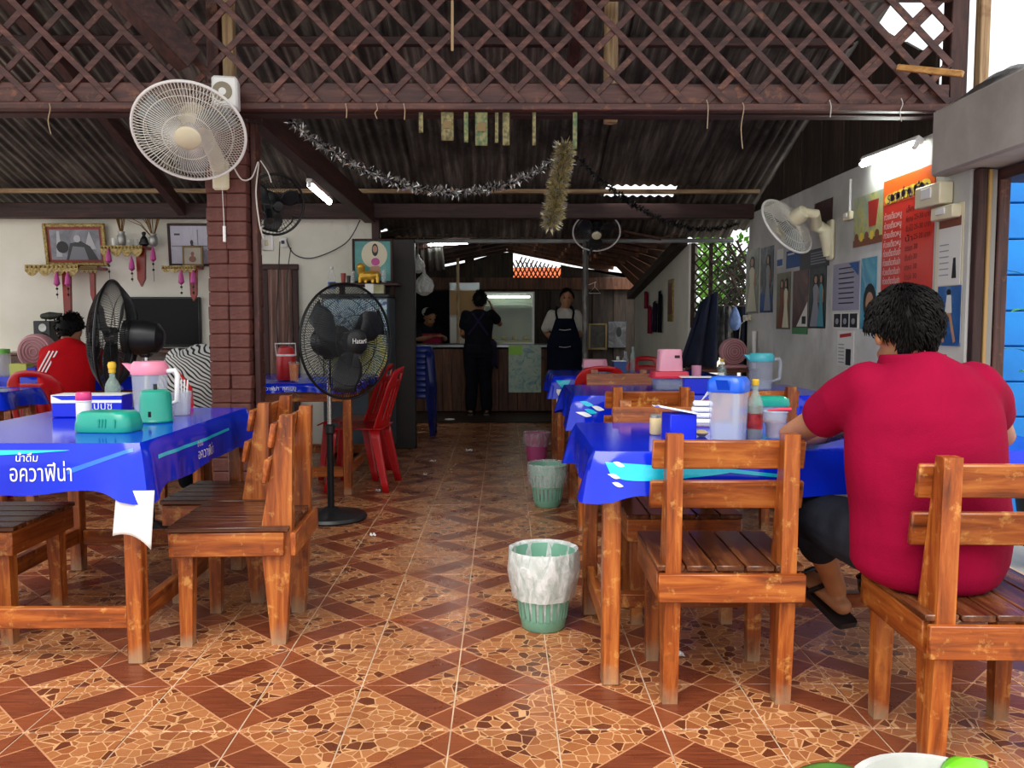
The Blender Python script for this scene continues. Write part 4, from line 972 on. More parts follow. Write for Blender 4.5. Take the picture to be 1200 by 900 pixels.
# white fan on the pillar
f = thing('wall_fan', 'white caged wall fan mounted high on the brick pillar', 'fan', (0, 0, 0)); c_ = aty(222, 155, 4.16); ax = V((.14, -.84, -.75)).normalized()
fan_head(f, c_, ax, .257, 'grille_white', 'white_plastic', 'cream_plastic', 'clear_blade', 'cream_plastic', nw=96, wr=.0018, hubr=.235)
p = aty(257, 200, 4.44)
MB().tube([c_-ax*.14, c_-ax*.17+V((.03, .02, -.06)), V((p.x-.005, p.y-.02, p.z+.05)), V((p.x, p.y, p.z))], [.03, .034, .040, .038], 14).build('bracket', 'cream_plastic', f)
MB().box((p.x, p.y+.022, p.z-.02), (.085, .03, .15), .012).build('wall_plate', 'cream_plastic', f)
q = MB().tube([(p.x+.012, p.y, p.z-.06), (p.x+.018, p.y, p.z-.28)], .0015, 5); q.build('pull_cord', 'white_plastic', f); MB().tube([(p.x+.018, p.y, p.z-.28), (p.x+.018, p.y, p.z-.36)], .008, 8).build('cord_grip', 'white_plastic', f)
# small white loudspeaker box above it
sp = thing('box_speaker', 'small white box speaker on the beam above the white wall fan', 'speaker', aty(265, 111, 4.250), R(11))
MB().box((0, 0, 0), (.12, .13, .15), .012).build('cabinet', 'white_plastic', sp); MB().lathe([(.001, .0), (.034, .002), (.040, .006), (.044, .006), (.046, 0)], 24, (-.01, -.064, .0), (0, -1, 0)).build('cone', mat('tan_cone', '#8f8672', rough=.7), sp)
# dark fan on the far side of the pillar
f = thing('wall_fan', 'dark wall fan half hidden behind the brick pillar', 'fan'); c_ = aty(322, 240, 5.05)
fan_head(f, c_, (.55, -.80, -.25), .175, 'grille_dark', 'grille_dark', 'dark_plastic', 'dark_blade', 'dark_plastic', nw=48)
MB().tube([c_-V((.55, -.80, -.25))*.15, V((-1.30, 4.82, c_.z-.12))], .02, 8).build('bracket', 'dark_plastic', f)
# black pedestal fans
def pedestal(label, c_, a, Rr, foot, grille, nw=120):
    t = thing('pedestal_fan', label, 'fan', (0, 0, 0)); c_ = V(c_); a = V(a).normalized()
    fan_head(t, c_, a, Rr, grille, 'black_metal', 'dark_plastic', 'dark_blade', 'dark_plastic', nw=nw, dome=.09, back=.11, hubr=.22, wr=.0019, motor_r=.09, motor_l=.20)
    st_ = c_-a*.17; fx, fy = foot if foot else (st_.x, st_.y)
    MB().lathe([(.001, .002), (.205, .002), (.21, .012), (.20, .028), (.06, .05), (.035, .07), (.001, .07)], 32, (fx, fy, 0)).build('base', 'dark_plastic', t)
    MB().tube([(fx, fy, .05), (fx, fy, .55)], .02, 12).build('pole', 'black_metal', t); MB().tube([(fx, fy, .5), (fx, fy, st_.z-.07)], .014, 12).build('inner_pole', 'chrome', t)
    MB().lathe([(.02, 0), (.03, .01), (.03, .05), (.02, .06)], 16, (fx, fy, .5)).build('collar', 'dark_plastic', t)
    MB().box((fx, fy, st_.z-.06), (.06, .06, .09), .012).build('yoke', 'dark_plastic', t)
    return t
c_ = aty(407, 400, 4.85); pf = pedestal('black pedestal fan with a big round cage beside the red jug table', c_, (.757, -.647, .016), .325, None, 'grille_dark')
text('lettering', 'Hatari', .040, 'white_plastic', pf, c_+V((.757, -.647, .016)).normalized()*.106, (.647, .757, .0), (0, 0, 1))
pedestal('black pedestal fan seen edge-on between the red jacket and the television', aty(131, 394, 4.58), (-.975, -.15, .05), .296, None, 'grille_dark', 110)
# fan on the poster wall
f = thing('wall_fan', 'cream wall fan on a curved bracket on the poster wall', 'fan'); c_ = aty(922, 265, 5.72); ax = V((-.476, .665, -.51)).normalized()
fan_head(f, c_, ax, .215, 'grille_white', 'white_plastic', 'cream_plastic', 'clear_blade', 'cream_plastic', nw=72, wr=.0014, motor_r=.052, motor_l=.11)
p = atx(975, 262, 2.19); p2 = atx(975, 300, 2.19)
MB().tube([c_-ax*.15, c_-ax*.16+V((.06, -.02, -.02)), V((2.08, p.y, p.z-.01)), V((2.15, p.y, p.z-.05)), V((2.17, p.y, p2.z))], [.03, .034, .045, .05, .03], 14).build('bracket', 'cream_plastic', f)
MB().box((2.183, p.y, (p.z+p2.z)/2), (.03, .09, abs(p.z-p2.z)+.05), .01).build('wall_plate', 'cream_plastic', f)
# fan on the pole at the kitchen entrance
pole = thing('pipe_pole', 'thin scuffed metal pole at the kitchen entrance', 'pole', (.765, 8.0, 0))
MB().tube([(0, 0, 0), (0, 0, 1.90)], .028, 12).build('tube', mat('scuffed', '#3a3632', '#8a857c', rough=.4, scale=14, stretch=(1, 1, .3), lo=.5, hi=.72), pole); MB().lathe([(.06, 0), (.05, .012), (.03, .02)], 16).build('foot_plate', 'black_metal', pole)
f = thing('wall_fan', 'dark wall fan with a white rim fixed to the kitchen pole', 'fan'); c_ = aty(699, 272, 7.82)
fan_head(f, c_, (-.06, -.78, -.72), .213, 'grille_dark', 'white_plastic', 'cream_plastic', 'dark_blade', 'dark_plastic', nw=60)
MB().tube([c_+V((.06, .78, .72))*.13, c_+V((.02, .12, .02)), V((.80, 7.97, 1.78))], .018, 8).build('bracket', 'dark_plastic', f)

# fluorescent lamps
def emis(name, col, st):
    s = NT(name); s.fin((0.8, .8, .8), .4, Emission_Color=(*col, 1), Emission_Strength=st)
emis('tube_lit', (.93, 1.0, .96), 32); emis('tube_dim', (.95, 1.0, .97), 14); emis('case_light', (.86, 1.0, .86), 8)
def tube_lamp(label, p0, p1, m, up=(0, 0, 1), r=.016, off=.035):
    p0, p1 = V(p0), V(p1); u = V(up); t = thing('fluorescent_lamp', label, 'lamp'); d = (p1-p0).normalized()
    MB().bar(p0+u*off-d*.02, p1+u*off+d*.02, .045, .03, u).build('fixture', 'white_plastic', t)
    MB().tube([p0, p1], r, 12).build('tube', m, t)
    for q, s_ in ((p0, -1), (p1, 1)): MB().bar(q+u*(off*.9), q-u*.016, .025, .03, d).build('lamp_holder', 'white_plastic', t)
    return t
pa, pb = atx(1010, 193, 2.13), atx(1072, 171, 2.13)
tube_lamp('lit fluorescent tube high on the poster wall above the red menu', pa, pb, 'tube_lit', (.55, 0, .84))
pa, pb = aty(363, 217, 6.25), aty(386, 237, 6.75)
tube_lamp('short white fluorescent lamp fixed along the blackened tie beam', pa, pb, 'tube_dim', (.05, 0, 1), .02, .03)
tube_lamp('lit fluorescent tube over the kitchen counter', aty(502, 287, 9.4), aty(549, 284, 9.4), 'tube_lit')
tube_lamp('added unseen fluorescent tube brightening the kitchen beside the scarf cook', (-1.9, 9.6, 1.83), (-1.4, 9.6, 1.85), 'tube_lit')  # extra lamp out of view, added to brighten the kitchen

# ================================================================ POSTER WALL
def printed(name, cols, sc=5, stretch=(1, 1, 1)):
    if name in MATS: return name
    s = NT(name); f = s.noise(s.coord('Object', stretch), sc, 7, .62, 1.2); n = len(cols)
    s.fin(s.ramp(f, [(.28+.44*i/max(1, n-1), hx(c)) for i, c in enumerate(cols)]), .35); return name
def wall_rect(pl_, pr_, pt_, pb_, x=2.197):
    a, b = atx(pl_, pt_, x), atx(pr_, pt_, x); zt = atx(pr_, pt_, x).z; zb = atx(pr_, pb_, x).z
    return a.y, b.y, zt, zb
def poster(label, px, m, figs=(), th=.003, name='poster', cat='poster', border=None, x=None):
    ya, yb, zt, zb = wall_rect(*px); xx = 2.1985 if x is None else x
    t = thing(name, label, cat, (xx, (ya+yb)/2, zb)); W, H = ya-yb, zt-zb
    MB().box((-th/2, 0, H/2), (th, W, H)).build('sheet', m, t, 0)
    k = 0
    for (poly, fm) in figs:
        k += 1; MB().prism([((.5-a)*W, b_*H) for a, b_ in poly], (-th-.0006-.0004*k, 0, 0), (0, 1, 0), (0, 0, 1), .0006).build('print', mt(fm), t, 0)
    return t, W, H
def el(cx, cy, rx, ry, n=14): return [(cx+rx*math.cos(6.283*k/n), cy+ry*math.sin(6.283*k/n)) for k in range(n)]
for nm, cc in (('p_white', '#dedcd4'), ('p_skin', '#b98a6c'), ('p_dark', '#14161c'), ('p_blue', '#1a4f8e'), ('p_green', '#4a8a58'), ('p_grey', '#8e9098'), ('p_teal', '#4a8f9c'), ('p_red', '#b02a22'), ('p_yellow', '#e0c23c'), ('p_purple', '#3a1f50'), ('p_brown', '#7a4632'), ('p_cream', '#d8d0b4')): mat(nm, cc, rough=.45)
def lady(x=.5, s=1.0, dress='p_white', hair='p_dark'):
    return [(el(x, .79, .17*s, .10), hair), ([(x-.17*s, .60), (x+.17*s, .60), (x+.15*s, .76), (x-.15*s, .76)], hair), ([(x+.13*s, .70), (x+.24*s, .62), (x+.22*s, .42), (x+.17*s, .42), (x+.16*s, .58)], 'p_skin'), ([(x-.34*s, .03), (x+.32*s, .03), (x+.24*s, .22), (x+.13*s, .46), (x+.18*s, .66), (x+.07*s, .72), (x-.07*s, .72), (x-.18*s, .66), (x-.12*s, .46), (x-.22*s, .25)], dress), (el(x, .795, .09*s, .06), 'p_skin')]
poster('pale poster of a figure in a long white dress by the lattice corner', (875, 890, 290, 367), printed('pr1', ['#4a5450', '#7f8478', '#a8a890'], 6), lady(.5, 1.2, 'p_cream'))
poster('navy poster of a slim dark figure next to the white dress poster', (892, 907, 287, 366), printed('pr2', ['#10141f', '#27303f', '#8a909a'], 7), [([(.05, .02), (.95, .02), (.95, .26), (.05, .30)], 'p_blue')]+lady(.62, .8, 'p_grey'))
poster('small white notice with a blue lower half', (911, 918, 291, 312), 'p_white', [([(.05, .05), (.95, .05), (.95, .42), (.05, .42)], 'p_blue')])
poster('small bright blue poster above the brown portrait poster', (922, 938, 291, 312), 'p_blue', [([(.1, .75), (.6, .75), (.6, .85), (.1, .85)], 'p_white')])
poster('green and brown portrait poster of a figure in a floral dress', (911, 927, 318, 386), printed('pr3', ['#3c4a42', '#6b6a50', '#8a5a3a'], 7), lady(.4, .9, 'p_brown')+lady(.72, .7, 'p_cream'))
poster('purple and brown poster with a green bottom strip', (930, 948, 315, 392), printed('pr4', ['#2a2440', '#5a3a3a', '#8a6a5a'], 5), [([(.02, .0), (.98, .0), (.98, .10), (.02, .10)], 'p_green'), ([(.3, .12), (.98, .12), (.98, .5)], 'p_white'), ([(.65, .16), (.9, .16), (.9, .28), (.65, .28)], 'p_dark')])
poster('dark green poster of a figure in a white gown', (949, 969, 311, 385), printed('pr5', ['#161d1c', '#24302e', '#3c4a48'], 5), lady(.42, .9, 'p_grey')+lady(.75, .6, 'p_teal'))
poster('black landscape poster with rows of small print', (938, 972, 288, 311), printed('pr6', ['#14151a', '#1d2634', '#3a2a30'], 9), [([(.4, .2+.14*k), (.9, .2+.14*k), (.9, .26+.14*k), (.4, .26+.14*k)], 'p_grey') for k in range(5)])
poster('dark red picture high behind the cream wall fan', (955, 976, 231, 262), printed('pr7', ['#141212', '#3a1512', '#7a2a22'], 7))
poster('pale violet notice with rows of dark lettering', (977, 1008, 305, 363), printed('pr8', ['#8c889c', '#a49eb0'], 2), [([(.25, .14+.105*k), (.82, .14+.105*k), (.82, .165+.105*k), (.25, .165+.105*k)], 'p_dark') for k in range(8)]+[([(.62, .98), (.98, .98), (.98, .70)], 'p_blue')])
poster('strip of three dark photographs under the violet notice', (977, 1006, 366, 385), 'p_white', [([(.03+.33*k, .06), (.31+.33*k, .06), (.31+.33*k, .94), (.03+.33*k, .94)], 'p_dark') for k in range(3)]+[(el(.17+.33*k, .45, .07, .2), 'p_grey') for k in range(3)])
poster('aqua poster with a dark haired portrait beside the red menu', (1010, 1028, 300, 386), printed('pr9', ['#6fb0ba', '#3a8aa8', '#bfd0c8'], 4), [(el(.62, .38, .42, .26), 'p_dark'), (el(.62, .36, .25, .16), 'p_skin')])
poster('yellow green drinks poster with a tall red glass', (1002, 1036, 221, 283), printed('pr10', ['#5c7a3a', '#b8b46a', '#8a9a90', '#c48a4a'], 4), [([(.55, .35), (.78, .35), (.86, .85), (.50, .85)], 'p_red'), ([(0, 0), (1, 0), (1, .14), (0, .14)], 'p_brown')]+[(el(.12+.18*k, .18, .07, .09), 'p_yellow' if k % 2 else 'p_brown') for k in range(5)])
poster('small white leaflet with red print under the violet notice', (982, 1001, 388, 431), 'p_white', [([(.15, .80), (.85, .86), (.85, .95), (.15, .90)], 'p_red'), ([(.55, .05), (.85, .05), (.85, .5), (.55, .5)], 'p_dark')]+[([(.1, .1+.1*k), (.45, .1+.1*k), (.45, .13+.1*k), (.1, .13+.1*k)], 'p_grey') for k in range(6)])
# the red price board
mat('menu_red', '#d42a1a', '#c01f18', rough=.3, scale=3); mat('menu_orange', '#e0601c', rough=.3)
t, W, H = poster('tall red menu board headed with large dark lettering on yellow', (1037, 1097, 191, 352), 'menu_red', [([(0, .80), (1, .80), (1, 1), (0, 1)], 'menu_orange')], name='menu_board', cat='menu')
u_, v_ = (0, -1, 0), (0, 0, 1)
for k in range(7): MB().prism([(a, b_) for a, b_ in el(-W*.36+W*.115*k, H*(.845+.004*k), W*.10, H*.042)], (-.0055, 0, 0), u_, v_, .0006).build('print', 'p_yellow', t, 0)
text('lettering', 'ราคาก๋วยเตี๋ยว', .088, 'p_purple', t, (-.0068, 0, H*.845), u_, v_, width=W*.80)
mat('menu_dark', '#2a0f10', rough=.5)
items = ['เล็ก', 'พิเศษ', 'จัมโบ้', 'น้ำ', 'ธรรมดา', 'ต้มยำ', 'เกาเหลา', 'ข้าวเปล่า']
for k in range(8):
    z = H*(.70-.075*k)
    text('lettering', 'ก๋วยเตี๋ยวหมู' if k < 4 else 'ก๋วยเตี๋ยวต้มยำ', .048, 'p_white', t, (-.0052, W*.28, z), u_, v_, width=W*.36)
    text('lettering', items[k], .044, 'menu_dark', t, (-.0052, -W*.06, z+.01), u_, v_, width=W*.14)
    text('lettering', '25-30 บาท' if k < 4 else '30', .04, 'menu_dark', t, (-.0052, -W*(.30 if k < 4 else .19), z+.014), u_, v_, width=W*(.30 if k < 4 else .07))
poster('white backing sheet behind the price calendar', (1099, 1131, 236, 402), 'p_cream')
t, W, H = poster('white wall calendar with a brown header', (1103, 1129, 252, 333), 'p_white', [([(.0, .86), (1, .86), (1, 1), (0, 1)], 'p_brown'), ([(.65, .1), (.85, .1), (.80, .4), (.70, .4)], 'p_dark')]+[([(.08, .15+.09*k), (.5, .15+.09*k), (.5, .165+.09*k), (.08, .165+.09*k)], 'p_grey') for k in range(6)], x=2.193, name='calendar', cat='calendar')
poster('blue poster of a leaping dancer under the calendar', (1101, 1128, 334, 406), printed('pr11', ['#123a7a', '#1f5a9c', '#8aa8c0'], 3), [([(.35, .55), (.65, .55), (.60, .85), (.42, .85)], 'p_white'), ([(.40, .55), (.52, .55), (.35, .05), (.25, .05)], 'p_skin'), ([(.50, .55), (.62, .55), (.85, .08), (.76, .05)], 'p_skin'), (el(.5, .90, .09, .05), 'p_dark')], x=2.193)
# switch boxes and conduit
def box_on_wall(label, px, d, name='switch_box', cat='switch box', m='cream_plastic'):
    ya, yb, zt, zb = wall_rect(*px); t = thing(name, label, cat, (2.198, (ya+yb)/2, (zt+zb)/2)); W, H = ya-yb, zt-zb
    MB().box((-d/2, 0, 0), (d, W, H), .006).build('case', m, t); MB().box((-d-.004, 0, H*.1), (.008, W*.4, H*.5), .003).build('switch', 'white_plastic', t); return t
box_on_wall('cream breaker box tucked under the concrete lintel', (1088, 1118, 212, 238), .07)
box_on_wall('cream switch box above the wall calendar', (1102, 1128, 238, 254), .05)
box_on_wall('small white socket beside the yellow green drinks poster', (993, 1001, 247, 257), .03)
box_on_wall('small cream socket low beside the lattice corner', (874, 881, 369, 376), .03)
q0, q1 = atx(997, 210, 2.19), atx(997, 247, 2.19)
tag(MB().tube([q0, V((2.19, q0.y, q1.z))], .008, 8).build('conduit', 'white_plastic', None), 'white conduit running down to the small wall socket', 'conduit')
tag(MB().tube([atx(877, 372, 2.15), atx(868, 380, 2.10), atx(866, 400, 2.12), atx(868, 420, 2.15)], .004, 6).build('cable', 'white_plastic', None), 'thin pale cable drooping from the corner socket', 'cable')
tag(MB().tube([atx(884, 388, 2.17), atx(883, 440, 2.17)], .02, 8).build('pipe', 'white_plastic', None), 'white plastic downpipe in the corner of the poster wall', 'pipe')
# ================================================================ BACK WALL: altar shelves, pictures, television
BY = BW-.002
mat('gold_paint', '#b09a5c', '#7d6430', rough=.4, metal=.3, scale=60, lo=.4, hi=.6, bump=.4); mat('gold_dark', '#7a6640', rough=.5, metal=.4); mat('red_lacquer', '#9a2a18', '#7a1c12', rough=.35, scale=9); mat('pink_ribbon', '#d05aa0', '#b8408a', rough=.5, scale=12); mat('black_bead', '#141414', rough=.3)
mat('clear_glass', '#dfe6e6', rough=.08, Alpha=.16); mat('tv_black', '#050507', rough=.25, Specular_IOR_Level=.12)
def brect(l, r, t, b, y=BY): a, c = aty(l, t, y), aty(r, b, y); return a.x, c.x, a.z, c.z
def picture(label, px, frame, fw_, m, figs=(), tilt=0, d=.03, y=BY, inner=None, stand=None):
    x0, x1, z1, z0 = brect(*px, y)
    if stand is not None: z0 = stand     # rests on a shelf at this height
    W, H = x1-x0, z1-z0
    t = thing('framed_picture', label, 'picture', ((x0+x1)/2, y, z0)); t.rotation_euler.x = tilt
    for sx in (-1, 1): MB().box((sx*(W/2-fw_/2), -d/2, H/2), (fw_, d, H), .005).build('frame_side', frame, t)
    for zz in (fw_/2, H-fw_/2): MB().box((0, -d/2, zz), (W-2*fw_, d, fw_), .005).build('frame_side', frame, t)
    if inner:
        MB().box((0, -.011, H/2), (W-2*fw_, .010, H-2*fw_)).build('mount', inner, t, 0); fw_ += .022
    MB().box((0, -.012, H/2), (W-2*fw_, .012, H-2*fw_)).build('picture_sheet', m, t, 0)
    k = 0
    for poly, fm in figs:
        k += 1; MB().prism([((a-.5)*(W-2*fw_), fw_+b_*(H-2*fw_)) for a, b_ in poly], (0, -.0186-.0004*k, 0), (1, 0, 0), (0, 0, 1), .0006).build('print', fm, t, 0)
    return t
mat('g_light', '#b9bac0', rough=.4); mat('g_mid', '#7a7c84', rough=.4); mat('g_dark', '#2b2d33', rough=.4)
picture('large gold framed grey picture of a seated figure with spires', (54, 128, 262, 316), 'gold_paint', .032, printed('bw1', ['#5c5e66', '#8a8c96', '#a8aab2'], 4), [
    ([(.10, .1), (.22, .1), (.20, .95), (.15, .95)], 'g_light'), ([(.68, .35), (.92, .35), (.80, .95)], 'g_light'), ([(.30, 0), (.95, 0), (.80, .45), (.62, .62), (.40, .55)], 'g_dark'), (el(.55, .70, .07, .12), 'g_light'), (el(.24, .42, .12, .20), 'p_dark'), ([(.35, .0), (.75, .0), (.68, .42), (.45, .45)], 'g_mid')], R(8), inner='red_lacquer', stand=aty(44, 312, BY).z+.0043)
picture('brown framed pale picture with a small figure beside a window', (198, 250, 262, 312), 'beam_z', .022, printed('bw2', ['#a8a4b8', '#bcb8c8', '#9490a8'], 3), [([(.03, .45), (.97, .45), (.97, .48), (.03, .48)], 'g_mid'), ([(.1, .75), (.25, .75), (.25, .8), (.1, .8)], 'g_dark'), (el(.55, .56, .04, .07), 'p_dark'), ([(.50, .30), (.62, .30), (.60, .50), (.52, .50)], 'g_dark'), ([(.7, .5), (.72, .5), (.72, .9), (.7, .9)], 'g_mid')], R(4))
def altar(label, px, brk, m, garl, seed):
    """gilt shelf with a scalloped fringe, lacquered bracket and hanging garlands"""
    l, r, zt, zb = px; p0, p1 = aty(l, zt, BY), aty(r, zb, BY); x0, x1, z1, z0 = p0.x, p1.x, p0.z, p1.z
    t = thing('altar_shelf', label, 'shelf', ((x0+x1)/2, BY, z1)); W = x1-x0; rr = random.Random(seed)
    MB().box((0, -.10, -.012), (W, .20, .024), .004).build('board', 'red_lacquer', t)
    n = 14; pts = [(-W/2, 0)]+[(-W/2+W*k/28, -(z1-z0)*(.55+.45*abs(math.sin(math.pi*k/7)))) for k in range(29)]+[(W/2, 0)]
    MB().prism(pts, (0, -.203, 0), (1, 0, 0), (0, 0, 1), .008).build('fringe', m, t, 0)
    for k in range(12): MB().ball((-W/2+W*(k+.5)/12, -.209, -.018), .011, 8).build('boss', m, t)
    bl, br, bt, bb = brk; q0, q1 = aty(bl, bt, BY-.1), aty(br, bb, BY-.1); cx = (q0.x+q1.x)/2-(x0+x1)/2; hw = (q1.x-q0.x)/2; hh = z1-q1.z
    MB().prism([(-hw, 0), (hw, 0), (hw*.8, -hh*.8), (0, -hh), (-hw*.8, -hh*.8)], (cx, -.14, -.024), (1, 0, 0), (0, 0, 1), .035).build('bracket', 'red_lacquer', t, 0)
    for gx, gt, gb in garl:
        g0, g1 = aty(gx, gt, BY-.22), aty(gx, gb, BY-.22); xx = g0.x-(x0+x1)/2; L = g0.z-g1.z; zz = g0.z-z1
        g = MB().lathe([(.004, 0), (.020, -.05), (.028, -.11), (.006, -.13)], 8, (xx, -.22, zz)).build('ribbon', 'pink_ribbon', t)
        MB().tube([(xx, -.22, zz-.12), (xx+.004, -.22, zz-L)], .002, 4).build('string', 'black_bead', g)
        for k in range(2): MB().ball((xx, -.22, zz-.15-.05*k), .011, 8).build('bead', 'black_bead', g)
    return t
altar('gilt altar shelf with pink ribbons under the large grey picture', (44, 105, 312, 325), (76, 88, 318, 383), 'gold_paint', [(66, 318, 350), (79, 318, 350)], 1)
altar('gilt altar shelf holding vases of dried twigs', (130, 178, 290, 303), (162, 174, 295, 333), 'gold_paint', [(127, 291, 330), (179, 289, 330), (154, 300, 330)], 2)
altar('gilt altar shelf carrying the small gold framed picture', (200, 239, 313, 321), (224, 234, 318, 350), 'gold_paint', [(212, 316, 340), (226, 316, 345)], 3)
altar('small dark bracket shelf behind the caged fan', (107, 127, 314, 322), (108, 115, 318, 350), 'gold_dark', [], 4)
picture('small gold framed picture of a seated deity', (214, 239, 288, 314), 'gold_dark', .018, printed('bw3', ['#8a8074', '#b0a48e'], 4), [(el(.5, .3, .22, .2), 'p_brown'), (el(.5, .62, .10, .14), 'p_brown')], 0, .02, BY-.12, stand=aty(200, 313, BY).z)
mat('twig', '#8a6420', '#5f4518', rough=.8, scale=20); mat('pewter', '#a8a8a4', rough=.35, metal=.6)
def vase(label, px, py, h, fan, lean, seed):
    p = aty(px, py, BY-.10); p.z = aty(130, 290, BY).z; t = thing('twig_vase', label, 'vase', p); rr = random.Random(seed)
    MB().lathe([(.02, 0), (.035, .02), (.036, h*.7), (.026, h*.85), (.03, h)], 16).build('vase', 'pewter', t)
    for k in range(14):
        a = rr.uniform(-fan, fan)+lean; L = rr.uniform(.18, .32); yy = rr.uniform(-.03, .03)
        MB().tube([(0, yy*.3, h*.6), (math.sin(a)*L*.5, yy, h+math.cos(a)*L*.5), (math.sin(a*1.15)*L, yy*1.5, h+math.cos(a*1.1)*L)], [.003, .004, .001], 4).build('twig', 'twig', t)
    return t
vase('pewter vase with an upright fan of dried twigs', 143, 290, .13, .35, 0, 1); vase('pewter vase with a spreading fan of dried twigs', 180, 290, .11, .7, -.3, 2)
for px, py, hh, rr_, mm, ll in ((134, 291, .07, .022, 'white_plastic', 'small white cup on the twig shelf'), (151, 291, .06, .02, 'clear_glass', 'small glass beside the white cup'), (160, 291, .06, .02, 'clear_glass', 'small glass beside the dark figurine')):
    p = aty(px, py, BY-.12); p.z = aty(130, 290, BY).z; tag(MB().lathe([(rr_*.8, 0), (rr_, hh), (rr_*.9, hh), (rr_*.7, .006), (.001, .006)], 14).build('cup', mm, None, loc=p), ll, 'cup')
p = aty(169, 291, BY-.10); p.z = aty(130, 290, BY).z+.009; fg = thing('figurine', 'small dark seated figurine on the twig shelf', 'figurine', p)
b = MB(); sweep(b, [((0, 0, .015), .045, .03), ((0, 0, .06), .03, .022), ((0, 0, .085), .012, .012), ((0, 0, .105), .020, .020)]); fuse(b, 'body', 'black_bead', fg, .004, 3)
# television
x0, x1, z1, z0 = brect(147, 235, 348, 406, BY-.06); t = thing('television', 'wide black flat television on the whitewashed wall', 'television', ((x0+x1)/2, BY-.03, z0))
MB().box((0, 0, (z1-z0)/2), (x1-x0, .055, z1-z0), .008).build('casing', 'dark_plastic', t); MB().box((0, -.029, (z1-z0)/2), (x1-x0-.03, .004, z1-z0-.03), .001).build('screen', 'tv_black', t)
tt = thing('television_stand', 'low brown shelf unit under the television', 'shelf unit', ((x0+x1)/2, BY-.22, 0))
for zz in (z0-.03, .35): MB().box((0, 0, zz), (.95, .40, .03), .004).build('shelf', 'oakdark_x', tt)
for sx in (-1, 1):
    for sy in (-1, 1): MB().box((sx*.44, sy*.17, (z0-.03)/2), (.05, .05, z0-.045), .004).build('leg', 'oakdark_z', tt)
# loudspeaker and clutter near the person in red
x0, x1, z1, z0 = brect(45, 66, 376, 412, BY-.15); t = thing('loudspeaker', 'black bookshelf loudspeaker near the whitewashed wall', 'loudspeaker', ((x0+x1)/2, BY-.15, z0))
MB().box((0, 0, (z1-z0)/2), (x1-x0, .18, z1-z0), .006).build('cabinet', 'dark_plastic', t); MB().lathe([(.001, .0), (.026, .004), (.034, .004), (.036, 0)], 20, (.01, -.091, .21), (0, -1, 0)).build('tweeter', 'pewter', t); MB().lathe([(.001, .0), (.05, .004), (.062, .004), (.064, 0)], 24, (.01, -.091, .10), (0, -1, 0)).build('woofer', 'tv_black', t)
p = V(((x0+x1)/2+.03, BY-.15, z1)); t = thing('carving', 'dark carved animal on top of the loudspeaker', 'figurine', p); t.scale = (.75, .75, .8); b = MB(); sweep(b, [((-.09, 0, .05), .03, .03), ((0, 0, .055), .04, .045), ((.09, 0, .06), .025, .03), ((.14, 0, .075), .012, .012)], (0, 1, 0)); fuse(b, 'body', mat('carving', '#2e3026', '#1d1f18', rough=.6, scale=20), t, .006, 3)
for q in (-.05, .05): MB().tube([(q, 0, 0), (q, 0, .04)], .01, 6).build('leg', 'carving', t)
tb = thing('side_table', 'low dark cabinet under the black loudspeaker', 'cabinet', ((x0+x1)/2, BY-.24, 0)); MB().box((0, 0, z0/2-.01), (.7, .40, z0-.025), .006).build('body', 'oakdark_x', tb); MB().box((0, 0, z0-.012), (.74, .43, .022), .004).build('top', 'oakdark_x', tb)
mat('pink_plastic', '#d9a0a4', '#c88a90', rough=.4, scale=4); mat('pink_dark', '#9c6468', rough=.4)
def box_fan(label, p, r):
    t = thing('desk_fan', label, 'fan', p)
    MB().lathe([(r*.9, .0), (r, .02), (r, .09), (r*.9, .11)], 32, (0, .05, r+.03), (0, -1, 0)).build('shell', 'pink_plastic', t); MB().lathe([(.001, .0), (r*.82, .002), (r*.85, 0)], 28, (0, -.061, r+.03), (0, -1, 0)).build('grille', 'pink_dark', t)
    for k in range(4): MB().tube([V((math.cos(6.283*i/28), 0, math.sin(6.283*i/28)))*r*(.2+.18*k)+V((0, -.066, r+.03)) for i in range(28)], .003, 5, closed=True).build('grille_ring', 'pink_plastic', t)
    MB().box((0, 0, .015), (r*1.9, .14, .03), .01).build('foot', 'pink_plastic', t); return t
box_fan('round pink desk fan behind the person in the red jacket', V((aty(44, 405, 6.75).x, 6.75, .752)), .14)
p = aty(857, 418, 7.4); sh = thing('side_table', 'dark side table carrying the round pink desk fan near the poster wall', 'side table', (p.x-.08, 7.42, 0)); MB().box((0, 0, .74), (.55, .4, .03), .004).build('top', 'oakdark_x', sh)
for sx in (-1, 1):
    for sy in (-1, 1): MB().box((sx*.24, sy*.16, .362), (.045, .045, .725), .004).build('leg', 'oakdark_z', sh)
box_fan('round pink desk fan on the side table near the poster wall', V((p.x, 7.36, .756)), .115)

# ================================================================ LEFT MIDDLE: doorway curtain, cooler, deity picture
mat('curtain', '#a8897e', '#8a6a60', rough=.9, scale=6, stretch=(8, 8, .6)); cu = thing('door_curtain', 'dull pink curtain hanging in a brown frame on the whitewashed wall', 'curtain', (0, 0, 0))
x0, x1, z1, z0 = brect(314, 344, 316, 470, BY-.05)
b = MB(); b.grid(lambda u, v: V((x0+(x1-x0)*u*(1-.0*v), BY-.06+.02*math.sin(u*26+v), z1-(z1-.10)*v)), 40, 8); b.build('cloth', 'curtain', cu, 60)
MB().box(((x0+x1)/2, BY-.03, z1+.025), (x1-x0+.12, .04, .05), .004).build('head_rail', 'beam_x', cu); MB().box((x1+.03, BY-.03, z1/2), (.05, .04, z1), .004).build('side_rail', 'beam_z', cu); MB().box((x0-.03, BY-.03, z1/2), (.05, .04, z1), .004).build('side_rail', 'beam_z', cu)
